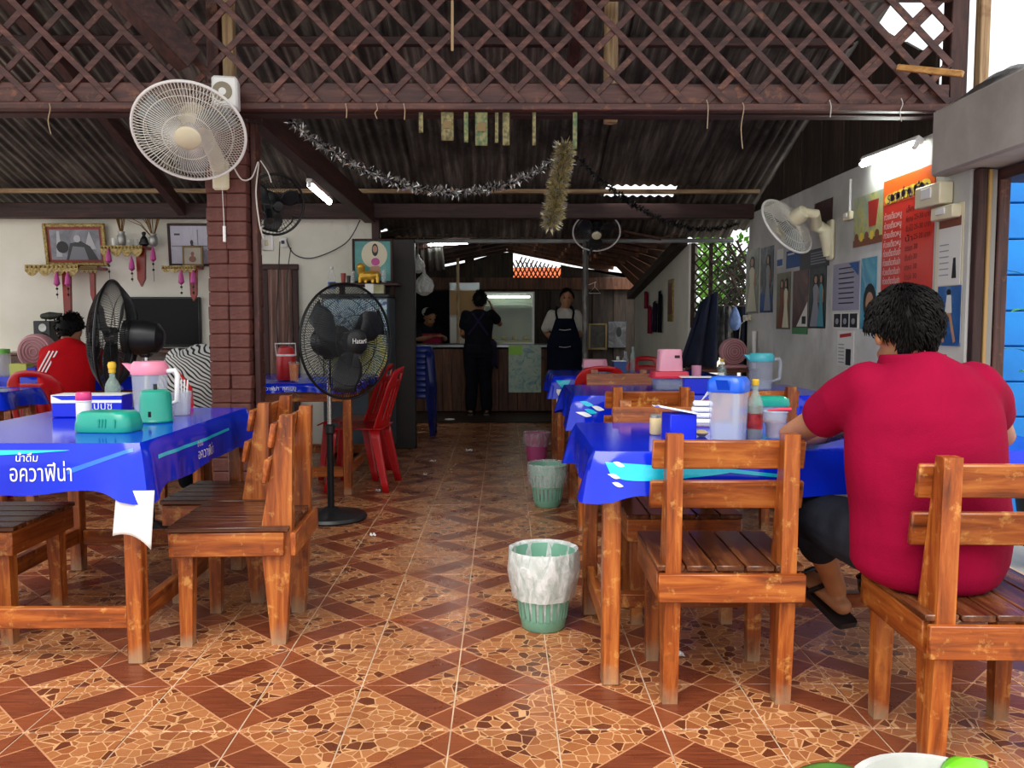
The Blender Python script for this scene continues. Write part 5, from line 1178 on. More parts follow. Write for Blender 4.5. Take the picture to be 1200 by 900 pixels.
x0, x1, z1, z0 = brect(376, 456, 345, 470, 7.15); ck_ = thing('drinks_cooler', 'drinks cooler with a blue ice advert behind the big pedestal fan', 'cooler', ((x0+x1)/2, 7.38, 0)); W = x1-x0
MB().box((0, .02, z1/2+.03), (W, .44, z1-.06), .01).build('cabinet', mat('cooler_body', '#51606a', '#3a464e', rough=.35, scale=3), ck_); MB().box((0, 0, z1-.01), (W+.02, .48, .03), .006).build('lid', 'dark_plastic', ck_)
MB().box((0, -.205, z1-.17), (W-.03, .006, .26), .001).build('advert', printed('ice1', ['#1d4f86', '#6fa6bc', '#c8dcdc', '#2a6a9a', '#7a3a40'], 16), ck_, 0); MB().box((0, -.205, z1-.52), (W-.03, .006, .36), .001).build('advert', printed('ice2', ['#46605a', '#9fb0a0', '#c0b860', '#6a7a86'], 9), ck_, 0)
text('lettering', 'คูณ', .10, 'white_print', ck_, (W*.28, -.2095, z1-.13), (1, 0, 0), (0, 0, 1), width=.11)
for sx in (-1, 1): MB().box((sx*(W/2-.05), 0, .03), (.05, .4, .06), .004).build('foot', 'dark_plastic', ck_)
pc = picture('teal picture of a haloed deity in a brown frame', (413, 461, 280, 332), 'beam_z', .02, printed('deity', ['#3f8a86', '#5aa09a', '#8ab8a4'], 3), [(el(.55, .66, .36, .34, 24), 'p_cream'), (el(.57, .78, .09, .16), 'p_dark'), (el(.57, .80, .065, .09), 'p_skin'), (el(.58, .48, .12, .10), 'pink_ribbon'), ([(.35, .1), (.75, .12), (.68, .38), (.45, .36)], 'p_skin')], 0, .03, 7.36)
sh = thing('wall_shelf', 'cluttered dark shelf below the teal deity picture', 'shelf', ((x0+x1)/2+.06, 7.40, aty(430, 332, 7.36).z)); MB().box((0, 0, -.012), (.58, .30, .024), .004).build('board', 'beam_x', sh)
for sx in (-1, 1): MB().box((sx*.22, .06, -.07), (.03, .12, .10), .004).build('bracket', 'beam_z', sh)
zs = aty(430, 332, 7.36).z
g = thing('figurine', 'golden animal figurine under the teal deity picture', 'figurine', (aty(432, 330, 7.30).x, 7.29, zs)); b = MB(); sweep(b, [((-.05, 0, .05), .04, .04), ((.03, 0, .06), .045, .045), ((.07, 0, .07), .03, .03)], (0, 1, 0)); sweep(b, [((-.06, 0, .07), .03, .03), ((-.06, -.02, .14), .035, .035)]); [sweep(b, [((q, -.02, .0), .014, .014), ((q, -.01, .05), .018, .018)]) for q in (-.07, -.02, .04, .08)]; fuse(b, 'body', mat('bright_gold', '#c8962c', '#e0b040', rough=.3, metal=.5, scale=12), g, .006, 4)
for px, hh, rr_, mm, ll in ((403, .08, .022, 'red_lacquer', 'small dark red cup on the shelf of the deity picture'), (409, .06, .018, 'black_bead', 'small black cup beside the golden figurine'), (414.6, .10, .016, 'clear_glass', 'narrow glass beside the golden figurine'), (450, .11, .024, 'clear_glass', 'tall glass at the edge of the deity picture')):
    tag(MB().lathe([(rr_*.8, 0), (rr_, hh), (rr_*.9, hh), (rr_*.7, .006), (.001, .006)], 14).build('cup', mm, None, loc=(aty(px, 330, 7.29).x, 7.27, zs)), ll, 'cup')
zc_ = z1+.005
def bottle(label, p, h, r, glass, cap, liquid=None, lab=None, group=None, fill=.6, capm_h=.02, cat='bottle', name='bottle'):
    t = thing(name, label, cat, p, 0, group)
    prof = [(r*.9, 0), (r, h*.02), (r, h*.58), (r*.8, h*.68), (r*.38, h*.80), (r*.36, h*.93)]
    MB().lathe(prof, 20).build('glass_body', glass, t)
    if liquid: MB().lathe([(r*.86, .004), (r*.93, h*.03), (r*.93, h*.57*fill), (.001, h*.57*fill)], 18).build('contents', liquid, t)
    MB().lathe([(r*.42, h*.90), (r*.46, h*.91), (r*.46, h*.99), (r*.36, h)], 16).build('cap', cap, t)
    if lab: MB().lathe([(r*1.015, h*.2), (r*1.015, h*.45)], 20, cap=False).build('label', lab, t)
    return t
bottle('clear water bottle with a blue label standing on the cooler', (aty(389, 345, 7.3).x, 7.3, zc_), .235, .033, 'clear_glass', 'white_plastic', None, mat('blue_label', '#3a6aa8', rough=.4))
for px, w_, h_, mm, ll in ((434, .075, .085, 'white_plastic', 'small white carton on the cooler'), (445, .09, .08, mat('olive_tin', '#8a8a58', '#b8b090', rough=.5, scale=10), 'olive tin on the cooler beside the white carton')):
    tag(MB().box((0, 0, h_/2), (w_, .06, h_), .006).build('carton', mm, None, loc=(aty(px, 345, 7.24).x, 7.22, zc_)), ll, 'carton')
# red water jug and orange drink on the small table
jx = aty(336, 452, 5.9); j = thing('water_jug', 'red insulated water jug with a pale band on the small blue table', 'jug', (jx.x, 5.9, .756))
MB().lathe([(.062, 0), (.066, .01), (.066, .17), (.06, .185), (.05, .22), (.03, .232), (.001, .234)], 24).build('body', 'red_plastic', j); MB().lathe([(.0675, .165), (.0675, .178)], 24, cap=False).build('band', 'white_plastic', j); MB().tube([(-.066, 0, .17), (-.07, -.02, .25), (.07, -.02, .25), (.066, 0, .17)], .005, 6).build('handle', 'white_plastic', j)
ox = aty(345, 455, 5.75); o_ = thing('drink_glass', 'tumbler of orange drink beside the red water jug', 'glass', (ox.x, 5.75, .756)); MB().lathe([(.001, .001), (.026, .001), (.036, .13)], 18, cap=False).build('tumbler', 'clear_glass', o_); MB().lathe([(.024, .007), (.0325, .115), (.001, .115)], 18).build('drink', mat('orange_drink', '#e07a14', rough=.3), o_)
# ================================================================ THINGS ON THE TABLES
mat('teal_plastic', '#1fa088', '#189078', rough=.3, scale=3); mat('frost_plastic', '#dfe4ea', rough=.22, Alpha=.36); mat('frost_dim', '#c4cbd4', rough=.25, Alpha=.32); mat('blue_plastic', '#1c5fd8', rough=.3); mat('royal_card', '#1228c8', '#1430d8', rough=.4, scale=3); mat('pink_lid', '#e88aa4', rough=.35); mat('magenta_cap', '#e0407c', rough=.35); mat('yellow_cap', '#e0b428', rough=.4); mat('soy', '#1a0d08', rough=.15); mat('fish_sauce', '#5a1612', rough=.15); mat('sauce_label', '#a82828', '#6a1418', rough=.4, scale=40); mat('clear_bottle', '#a8c0b4', rough=.05, Alpha=.4); mat('tissue', '#f4f4f2', rough=.9); mat('beige_jar', '#d8c088', rough=.4); mat('aqua_lid', '#49b6c0', rough=.3); mat('rose_box', '#e6a0b4', '#de90a6', rough=.35, scale=3); mat('rose_red', '#d8344c', rough=.35); mat('water', '#c8d4d8', rough=.05, Alpha=.35)
TZ = .7565
def on(px, py): p = atz(px, py, TZ); return V((p.x, p.y, TZ))
def pitcher(label, p, h, r, lid, body='frost_plastic', rz=0, sq=None, water=.25):
    t = thing('pitcher', label, 'pitcher', p, rz)
    MB().lathe([(.001, .001), (r*.86, .001), (r*.88, .006), (r, h*.80)], 28, sq=sq, cap=False).build('body', body, t)
    MB().lathe([(r*.83, .010), (r*(.84+.12*water), h*water), (.001, h*water)], 24, sq=sq).build('water', 'water', t)
    MB().lathe([(r*1.03, h*.77), (r*1.06, h*.80), (r*1.04, h*.93), (r*.86, h), (.001, h)], 28, sq=sq).build('lid', lid, t)
    MB().prism([(-.02, 0), (.03, 0), (.0, -.03)], (-r*1.05, 0, h*.95), (-1, 0, .15), (0, 0, 1), .04).build('spout', lid, t, 0)
    MB().tube([(r*.95, 0, h*.82), (r*1.5, 0, h*.84), (r*1.62, 0, h*.76), (r*1.55, 0, h*.30), (r*.92, 0, h*.22)], [.010, .011, .011, .010, .009], 10).build('handle', body if body != 'frost_plastic' else 'white_plastic', t)
    return t
# --- table with the teal tin
p = on(102, 489); t = thing('tissue_box', 'blue and white lettered tissue box behind the teal lunch box', 'box', p, R(3))
MB().box((0, .06, .045), (.285, .12, .09), .004).build('carton', 'royal_card', t); MB().box((0, .06, .0915), (.287, .122, .004), .001).build('top', 'white_plastic', t); text('lettering', 'เป๊ปซี่', .045, 'white_print', t, (.06, -.0015, .045), (1, 0, 0), (0, 0, 1)); MB().prism([(-.1425, 0), (.1425, 0), (.1425, .012), (-.10, .012), (-.1425, .03)], (0, -.0012, .06+.0), (1, 0, 0), (0, 0, 1), .001).build('stripe', 'white_print', t, 0)
p = on(117, 507); t = thing('lunch_box', 'upturned teal plastic lunch box on the blue cloth', 'lunch box', p, R(-6)); MB().lathe([(.105, 0), (.108, .008), (.106, .03), (.098, .062), (.085, .072), (.001, .074)], 36, (0, .06, 0), sq=5, sy=.62).build('shell', 'teal_plastic', t)
for q in (-.03, -.018, -.006, .03): MB().box((q+.03, -.0075, .035), (.006, .004, .03), .001).build('rib', 'teal_plastic', t)
p = on(96, 494); t = thing('seasoning_bottle', 'white seasoning bottle with a pink cap behind the teal lunch box', 'bottle', V((p.x, p.y+.02, TZ))); MB().lathe([(.028, 0), (.03, .006), (.029, .075), (.026, .082)], 18).build('body', 'white_plastic', t); _z0 = len(bpy.data.objects); MB().lathe([(.027, 0), (.030, .004), (.030, .03), (.026, .036), (.001, .036)], 20, (0, 0, .08), amp=lambda a, i: 1+.02*math.sin(20*a)).build('cap', 'magenta_cap', t); MB().lathe([(.031, .078), (.031, .084)], 20, cap=False).build('ring', 'white_plastic', t)
bottle('soy sauce bottle with a yellow flip cap next to the pink-lidded pitcher', on(133, 484), .195, .032, 'clear_bottle', 'yellow_cap', 'soy', None)
MB().lathe([(.001, .19), (.016, .195), (.018, .21), (.014, .222), (.001, .225)], 14).build('flip_top', 'yellow_cap', bpy.data.objects[[o for o in bpy.data.objects if o.get('label', '').startswith('soy sauce')][0].name])
pitcher('clear pitcher with a pink lid behind the teal tin', on(177, 490), .235, .070, 'pink_lid')
p = on(183, 494); t = thing('tin_canister', 'round teal canister with slots on the blue cloth', 'canister', p); MB().lathe([(.064, 0), (.066, .006), (.062, .012), (.060, .10), (.055, .12), (.045, .127), (.001, .128)], 32).build('body', 'teal_plastic', t); MB().box((.0, -.0605, .035), (.012, .004, .022), .001).build('slot', 'dark_plastic', t); MB().lathe([(.008, .128), (.008, .15)], 8, (.0, 0, 0)).build('knob', 'dark_plastic', t)
p = on(213, 486); t = thing('spoon_cup', 'grey cup of chopsticks and spoons beside the teal canister', 'cup', p); MB().lathe([(.030, 0), (.038, .10), (.036, .10), (.028, .006), (.001, .006)], 20, sq=5).build('cup', 'frost_plastic', t)
for k in range(5): MB().tube([(-.015+.008*k, 0, .02), (-.03+.014*k, .01, .15)], .0035, 6).build('utensil', 'white_plastic', t)
tag(MB().tube([on(224, 478)+V((0, 0, .01)), on(222, 470)+V((0, .02, .06)), on(213, 468)+V((-.02, .02, .14))], [.012, .010, .004], 8).build('ladle', 'red_plastic', None), 'red plastic ladle leaning beside the spoon cup', 'ladle')
# --- table with the blue-lidded pitcher
pitcher('square clear pitcher with a blue lid in front of the crimson shirt', on(853, 517), .215, .058, 'blue_plastic', rz=R(60), sq=6, water=.3)
bottle('fish sauce bottle with a yellow cap beside the blue-lidded pitcher', on(884, 516), .205, .0265, 'clear_bottle', 'yellow_cap', 'fish_sauce', 'sauce_label', fill=1.0)
p = on(801, 517); t = thing('tissue_box', 'open blue card box with white paper flaps beside the beige shaker', 'box', p, R(8)); MB().box((0, .045, .045), (.092, .09, .09), .003).build('carton', 'royal_card', t); b = MB(); b.grid(lambda u, v: V((-.085+.14*u, -.01+.09*v, .088+.028*(1-u)+.004*math.sin(6*v))), 6, 4); b.build('flap', 'tissue', t, 60, solid=.002)
p = on(820, 500); t = thing('tissue_stack', 'stack of folded white tissues beside the blue-lidded pitcher', 'tissues', p, R(-10))
for k in range(4): MB().box((0+.004*k, .03, .02+.022*k), (.085-.004*k, .06, .018), .005).build('tissue_fold', 'tissue', t)
b = MB(); b.grid(lambda u, v: V((.0+.045*u, .01+.03*v, .09+.07*u*(1-.4*v))), 6, 4); b.build('loose_sheet', 'tissue', t, 60, solid=.002); MB().box((0, .03, .006), (.095, .07, .010), .003).build('tray', 'frost_plastic', t)
p = on(768, 509); t = thing('shaker', 'small beige shaker with a dark lid on the blue cloth', 'shaker', p); MB().lathe([(.018, 0), (.021, .006), (.021, .055), (.019, .062)], 20).build('jar', 'beige_jar', t); MB().lathe([(.0205, .060), (.0205, .068), (.015, .072), (.001, .072)], 18).build('lid', 'pewter', t)
p = on(908, 513); t = thing('sauce_tub', 'clear plastic tub with a red spoon beside the fish sauce', 'tub', p); MB().lathe([(.030, 0), (.040, .088), (.044, .090), (.042, .093), (.038, .088), (.029, .004), (.001, .004)], 24).build('tub', 'frost_dim', t); MB().lathe([(.027, .006), (.034, .055), (.001, .057)], 20).build('sauce', mat('chili_mix', '#c08a5a', '#8a4a2a', rough=.5, scale=60), t); MB().tube([(-.03, -.01, .096), (.02, -.01, .098), (.05, -.01, .098)], [.003, .006, .007], 8).build('spoon', 'rose_red', t)
p = on(906, 492); t = thing('lunch_box', 'clear plastic box with a teal lid behind the fish sauce', 'lunch box', p); MB().lathe([(.055, 0), (.058, .006), (.062, .06), (.06, .06), (.05, .006), (.001, .006)], 32, (0, .03, 0), sq=5, sy=.75).build('box', 'frost_dim', t); MB().lathe([(.066, .056), (.068, .062), (.064, .085), (.05, .094), (.001, .095)], 32, (0, .03, 0), sq=5, sy=.75).build('lid', 'teal_plastic', t)
t = thing('condiment_tray', 'small golden saucer lying beside the blue card box', 'saucer', on(822, 511)); MB().lathe([(.012, 0), (.022, .008), (.024, .012), (.014, .02), (.006, .022), (.001, .022)], 18).build('saucer', 'beige_jar', t)
# food plate in front of the man
p = V((1.20, 2.99, TZ)); t = thing('soup_bowl', 'white noodle bowl on the table in front of the crimson shirt', 'bowl', p); MB().lathe([(.04, 0), (.05, .01), (.09, .06), (.088, .06), (.045, .012), (.001, .012)], 28).build('bowl', 'white_plastic', t); MB().lathe([(.001, .046), (.076, .046)], 24, cap=False).build('broth', 'fish_sauce', t)
# --- table with the pink stack
p = on(784, 456); t = thing('storage_box', 'clear plastic storage box at the bottom of the pink stack', 'box', p); MB().lathe([(.088, 0), (.092, .006), (.100, .068), (.096, .068), (.086, .006), (.001, .006)], 32, sq=6, sy=.8).build('box', 'frost_dim', t); MB().box((-.045, 0, .035), (.002, .13, .06)).build('divider', 'frost_dim', t, 0)
t = thing('tray', 'rose red tray lid in the middle of the pink stack', 'tray', p+V((0, 0, .0690))); MB().lathe([(.118, .0), (.12, .006), (.108, .012), (.104, .038), (.001, .04)], 32, sq=6, sy=.8).build('lid', 'rose_red', t)
t = thing('storage_box', 'upturned pale pink box on top of the red tray lid', 'box', p+V((.0, 0, .1095))); MB().lathe([(.074, 0), (.073, .004), (.066, .12), (.060, .128), (.001, .129)], 32, sq=6, sy=.8).build('shell', 'rose_box', t); MB().box((.035, -.0575, .085), (.03, .003, .016), .001).build('sticker', 'menu_dark', t)
p = on(805, 454); t = thing('cup', 'small pink cup beside the pink stack', 'cup', V((p.x+.07, p.y+.06, TZ))); MB().lathe([(.026, 0), (.030, .13), (.028, .13), (.024, .006), (.001, .006)], 16).build('cup', 'rose_box', t)
bottle('small bottle with a yellow cap behind the blue-lidded pitcher', V((on(833, 449).x, 5.25, TZ)), .17, .028, 'clear_bottle', 'yellow_cap', 'soy')
t = thing('tissue_box', 'blue card box with a white flap beside the pink stack', 'box', on(819, 462), R(-5)); MB().box((0, .05, .045), (.16, .10, .09), .003).build('carton', 'royal_card', t); MB().box((-.01, .04, .093), (.18, .10, .003), 0).build('flap', 'tissue', t, 0)
pitcher('clear pitcher with an aqua lid near the poster wall', V((on(874, 452).x, 5.0, TZ)), .215, .072, 'aqua_lid', 'frost_dim')
# --- far table
p = on(696, 437); t = thing('basket', 'pink lidded basket on the far blue table', 'basket', V((p.x, 6.62, TZ))); MB().lathe([(.085, 0), (.095, .05), (.092, .05), (.08, .006), (.001, .006)], 28, sq=6, sy=.8).build('box', 'frost_dim', t); MB().lathe([(.098, .05), (.088, .11), (.001, .112)], 28, sq=6, sy=.8).build('lid', 'rose_box', t)
t = thing('tissue_box', 'blue and white card box on the far table', 'box', V((on(726, 437).x, 6.7, TZ))); MB().box((0, 0, .045), (.10, .12, .09), .003).build('carton', mat('blue_card2', '#2a4a8a', rough=.4), t); MB().box((0, 0, .0925), (.10, .12, .005), .001).build('top', 'tissue', t)
for k, (px, hh, rr_, mm) in enumerate(((738, .16, .028, 'clear_glass'), (747, .20, .022, 'clear_bottle'), (729, .12, .03, 'pewter'))):
    tag(MB().lathe([(rr_*.9, 0), (rr_, .01), (rr_, hh*.6), (rr_*.5, hh*.78), (rr_*.5, hh)], 16).build('jar', mm, None, loc=(on(px, 437).x, 6.92, TZ)), ['clear glass jar behind the blue and white card box', 'slim clear bottle behind the blue and white card box', 'squat pewter pot behind the blue and white card box'][k], 'jar')
for k, (px, mm) in enumerate(((756, 'pewter'),)):
    pass
p = V((on(752, 441).x, 5.3, TZ)); bottle('stubby glass with a pale cap behind the wooden chair rail', p, .11, .02, 'clear_bottle', 'white_plastic')
# --- table of the person in the red jacket
t = thing('box', 'small yellow and blue box on the table beside the red jacket', 'box', V((aty(25, 430, 6.55).x, 6.55, .7485))); MB().box((0, 0, .045), (.13, .10, .09), .004).build('carton', mat('lime_card', '#c8cc60', rough=.5), t); MB().box((.10, 0, .03), (.07, .10, .06), .003).build('carton_blue', 'royal_card', t)
t = thing('drink_bottle', 'clear bottle with a green lid beside the yellow box', 'bottle', V((aty(4, 430, 6.55).x, 6.55, .7485))); MB().lathe([(.05, 0), (.052, .01), (.052, .15), (.045, .17)], 20).build('body', 'frost_plastic', t); MB().lathe([(.05, .165), (.05, .20), (.001, .205)], 20).build('lid', mat('green_lid', '#6ac04a', rough=.35), t)

# ================================================================ KITCHEN
kc = thing('kitchen_counter', 'plank fronted kitchen counter with a steel top', 'counter', (0, 11.25, 0)); mat('steel', '#8a8e90', rough=.3, metal=.9)
x = -1.5
while x < .8:
    MB().box((x+.06, -.28, .41), (.117, .022, .80), .003).build('plank', 'plankwarm_z', kc); x += .12
MB().box((-.35, 0, .85), (2.4, .6, .04), .006).build('top', 'steel', kc); MB().box((-.35, .05, .42), (2.3, .48, .80), .004).build('carcass', 'plank_x', kc)
# display case
x0, x1, z1, z0 = brect(566, 626, 342, 406, 11.1); dc = thing('display_case', 'lit glass display case with white edges on the counter', 'display case', ((x0+x1)/2, 11.25, .8705)); W = x1-x0; H = z1-.8705; D = .42
for sx in (-1, 1):
    for sy in (-1, 1): MB().box((sx*(W/2-.012), sy*D/2, H/2), (.024, .024, H), .003).build('edge', 'white_plastic', dc)
for zz in (.012, H-.012):
    for sy in (-1, 1): MB().box((0, sy*D/2, zz), (W-.05, .024, .024), .003).build('edge', 'white_plastic', dc)
MB().box((0, -D/2, H/2), (W-.05, .004, H-.05), 0).build('pane', mat('case_glass', '#d8e8e0', rough=.03, Alpha=.10), dc, 0)
MB().box((0, D/2, H/2), (W-.05, .006, H-.05), 0).build('back_panel', mat('case_back', '#9fb0a0', '#b8bca0', rough=.5, scale=3), dc, 0); MB().box((0, 0, .03), (W-.05, D-.05, .02)).build('shelf', mat('lime_shelf', '#c4d080', rough=.4), dc, 0); MB().box((0, 0, H*.74), (W-.05, D-.08, .008)).build('shelf', 'white_plastic', dc, 0)
MB().tube([(-W*.42, -.02, H-.06), (W*.42, -.02, H-.06)], .013, 10).build('tube', 'case_light', dc)
for k in range(4): MB().ball((-W*.3+.14*k, 0, .075), .04, 10, (1, 1, .75)).build('noodle_nest', mat('noodles', '#d8c890', '#c0aa6a', rough=.8, scale=60), dc)
# hanging poster and lime sign under the case
t = thing('poster', 'pale blue green patterned sheet hanging on the counter front', 'poster', (aty(615, 460, 10.93).x, 10.945, aty(615, 460, 10.93).z)); hgt = aty(615, 404, 10.93).z-aty(615, 460, 10.93).z
MB().box((0, 0, hgt/2), (.42, .004, hgt), 0).build('sheet', printed('counterprint', ['#4a7a86', '#8fb0a8', '#b8c8b0', '#5a8a70'], 10), t, 0); MB().box((-.12, -.004, hgt-.07), (.17, .003, .12), 0).build('lime_card', mat('lime_sign', '#9ad83a', rough=.4), t, 0)
# fridge / cupboard and stove items behind
t = thing('cupboard', 'pale cardboard fronted cupboard behind the person in black', 'cupboard', (aty(545, 400, 11.9).x, 11.95, 0)); MB().box((0, 0, .85), (.42, .3, 1.7), .006).build('body', 'steel', t); MB().box((0, -.153, 1.42), (.40, .006, .34), .001).build('panel', mat('tan_board', '#b08a5c', rough=.7), t, 0); MB().box((0, -.153, 1.03), (.40, .006, .38), .001).build('panel', 'p_white', t, 0); MB().lathe([(.07, 0), (.075, .012), (.06, .012)], 20, (.05, -.157, 1.1), (0, -1, 0)).build('dial', 'p_dark', t)
t = thing('wall_cloth', 'black cloth hanging behind the scarf cook', 'cloth', (-1.1, 12.2, .6)); b = MB(); b.grid(lambda u, v: V((-.35+.7*u, .02*math.sin(18*u), .0+1.0*v)), 24, 4); b.build('sheet', 'black_cotton', t, 60)
# bags hanging at the kitchen entrance
for k, (px, py, r_, ll) in enumerate(((497, 335, .10, 'bulging clear plastic bag hanging at the kitchen entrance'), (490, 312, .07, 'small clear plastic bag tied above a bulging one'))):
    p = aty(px, py, 8.6-.14*k); t = thing('plastic_bag', ll, 'bag', p); MB().lathe([(.01, r_*1.7), (.02, r_*1.2), (r_*.8, r_*.55), (r_, 0), (r_*.85, -r_*.6), (r_*.3, -r_*.95), (.001, -r_)], 24, amp=lambda a, i: 1+.06*math.sin(7*a+i)).build('bag', 'bag_clear', t); MB().tube([(0, 0, r_*1.6), (0, 0, kroof(p.x)+.049-p.z)], .002, 4).build('string', 'white_plastic', t)
t = thing('roof_sheet', 'loose grey corrugated sheet leaning near the kitchen lamp', 'sheet', aty(502, 305, 9.3)); o = corr(.34, .30).build('tin', 'old_tin', t, 60); o.rotation_euler = (R(60), R(-8), 0)
# framed prints on plank wall
picture('gold framed dark print on the kitchen plank wall', (689, 711, 379, 410), 'gold_dark', .03, printed('kp1', ['#15140f', '#2c2a20', '#55503a'], 6), [], 0, .03, KY-.03); picture('grey unframed print on the kitchen plank wall', (712, 734, 376, 408), 'g_dark', .01, printed('kp2', ['#2a2a2c', '#5a5a5c', '#8c8c8c'], 5), [(el(.6, .6, .15, .2), 'p_dark')], 0, .01, KY-.03)
t = thing('wire_hanger', 'white wire clothes hanger on the kitchen pole', 'hanger', aty(697, 336, 7.9)); MB().tube([(-.055, 0, -.06), (0, 0, 0), (.055, 0, -.06)], .003, 6, closed=True).build('wire', 'white_plastic', t); MB().tube([(0, 0, 0), (0, 0, .03), (.012, 0, .045), (-.05, 0.06, .02)], .003, 6).build('hook', 'white_plastic', t)
# clothes and frames on the kitchen side wall
for k, (y, z, w_, h_, m_, ll) in enumerate(((10.1, 1.02, .16, .32, 'pink_cloth', 'dark red cloth hanging on the kitchen side wall'), (9.75, 1.04, .18, .34, 'purple_cloth', 'blue violet cloth hanging on the kitchen side wall'), (9.45, 1.04, .12, .44, 'black_cotton', 'black cloth hanging on the kitchen side wall'), (10.4, 1.32, .14, .20, 'pink_cloth', 'small red cloth hanging near the rafter'))):
    t = thing('hanging_cloth', ll, 'cloth', (1.745, y, z)); b = MB(); b.grid(lambda u, v: V((-.015-.012*math.sin(u*14+k), -w_/2+w_*u, h_*v*(1-.05*math.sin(7*u)))), 12, 4); b.build('cloth', m_, t, 60, solid=.006)
t = thing('framed_picture', 'yellow framed print on the kitchen side wall', 'picture', (1.752, 8.95, 1.16)); MB().box((0, 0, .22), (.02, .26, .44), .004).build('frame', 'gold_paint', t); MB().box((-.011, 0, .24), (.004, .18, .32)).build('print', 'p_brown', t, 0)
# lattice window with greenery behind
lw = thing('lattice_screen', 'diagonal bamboo lattice closing the gap beside the poster wall', 'lattice', (0, 8.12, 0)); mat('bamboo_dark', '#241812', '#4a3428', rough=.7, scale=12)
x0, x1, z1, z0 = 1.79, 2.36, 1.895, 1.12
for s_ in (-1, 1):
    k = -1.0
    while k < 1.7:
        a0, a1 = max(0, k), min(1, k+ .8/.57 if False else k+1.0)
        pts = []
        for q in (0.0, 1.0):
            pass
        xa, za, xb, zb = x0+(x1-x0)*k, z0, x0+(x1-x0)*k+(z1-z0), z1
        if xa < x0: za += (x0-xa); xa = x0
        if xb > x1: zb -= (xb-x1); xb = x1
        if zb-za > .03 and xb > xa:
            if s_ < 0: xa, xb = x0+x1-xa, x0+x1-xb
            MB().bar((xa, .012*s_, za), (xb, .012*s_, zb), .012, .018, (0, 1, 0), .002).build('strip', 'bamboo_dark', lw)
        k += .155
for xx in (1.80, 1.97, 2.34): MB().box((xx, .03, 1.5005), (.035, .035, .801), .003).build('post', 'bamboo_dark', lw)
for q0, q1 in (((2.12, 1.90), (2.34, 1.5)), ((2.1, 1.7), (2.33, 1.2)), ((2.2, 1.92), (2.34, 1.62))): MB().bar((q0[0], -.02, q0[1]), (q1[0], -.02, q1[1]), .02, .02).build('stick', 'bamboo_dark', lw)
s = NT('leaf_bright'); s.fin(s.ramp(s.rnd(), [(0, hx('#4f8a1e')), (1, hx('#8ac030'))]), .5, Transmission_Weight=.0)
tr = thing('garden_shrub', 'bright green shrub outside the bamboo lattice', 'shrub', (2.32, 9.9, 0)); rr = random.Random(5); b = MB()
for k in range(1300):
    c_ = V((rr.uniform(-.36, -.06) if k % 3 else rr.uniform(-.36, .2), rr.gauss(0, .2), rr.uniform(.9, 2.4))); d = V((rr.gauss(0, 1), rr.gauss(0, 1), rr.gauss(-.2, .6))).normalized(); sdv = d.cross(V((rr.random(), rr.random(), rr.random()))).normalized(); L, w_ = rr.uniform(.06, .11), rr.uniform(.02, .035)
    b.add([c_, c_+d*L*.5+sdv*w_, c_+d*L, c_+d*L*.5-sdv*w_], [(0, 1, 2, 3)])
o = b.build('foliage', 'leaf_bright', tr, 0); o['kind'] = 'stuff'; o.location.x = .28
MB().tube([(.28, 0, 0), (.30, .02, 1.2), (.26, 0, 2.2)], [.04, .03, .01], 8).build('stem', 'bamboo_dark', tr)
tag(MB().tube([(1.845, 8.05, 1.30), (2.34, 8.05, 1.30)], .012, 8).build('clothes_rail', 'bamboo_dark', None), 'dark rail carrying the coats under the bamboo lattice', 'rail')
t = thing('hanging_coat', 'dark blue coat hanging under the bamboo lattice', 'coat', (1.875, 8.04, .72)); b = MB(); b.grid(lambda u, v: V((-.02-.20*(1-v)*(1-u)+.14*u, -.03+.03*math.sin(12*u), .72*v-.10*(1-u)*v)), 16, 8); b.build('cloth', mat('dark_blue_cloth', '#161c30', '#222a44', rough=.9, scale=5), t, 60, solid=.03)
t = thing('hanging_coat', 'grey patterned cloth hanging under the bamboo lattice', 'coat', (2.080, 8.04, .82)); t.scale.x = .68; b = MB(); b.grid(lambda u, v: V((-.08+.17*u, .02*math.sin(14*u), .48*v)), 12, 6); b.build('cloth', printed('greycloth', ['#1c1c1e', '#6a6a68', '#2a2a2c', '#8a8a84'], 14), t, 60, solid=.03)
t = thing('hanging_coat', 'black coat hanging next to the poster wall corner', 'coat', (2.262, 8.04, .74)); b = MB(); b.grid(lambda u, v: V((-.08+.17*u, .02*math.sin(14*u), .56*v)), 12, 6); b.build('cloth', 'black_cotton', t, 60, solid=.03)
t = thing('plastic_bag', 'small blue plastic bag hanging by the corner socket', 'bag', (2.150, 7.93, 1.175)); MB().tube([(0, 0, .115), (.003, .06, .128), (.004, .118, .132)], .003, 6).build('string', 'white_plastic', t); MB().lathe([(.01, .12), (.03, .08), (.05, .02), (.055, -.04), (.03, -.09), (.001, -.10)], 18, amp=lambda a, i: 1+.08*math.sin(5*a+i)).build('bag', mat('blue_bag', '#7f9acc', '#5a7ab8', rough=.4, scale=20), t)
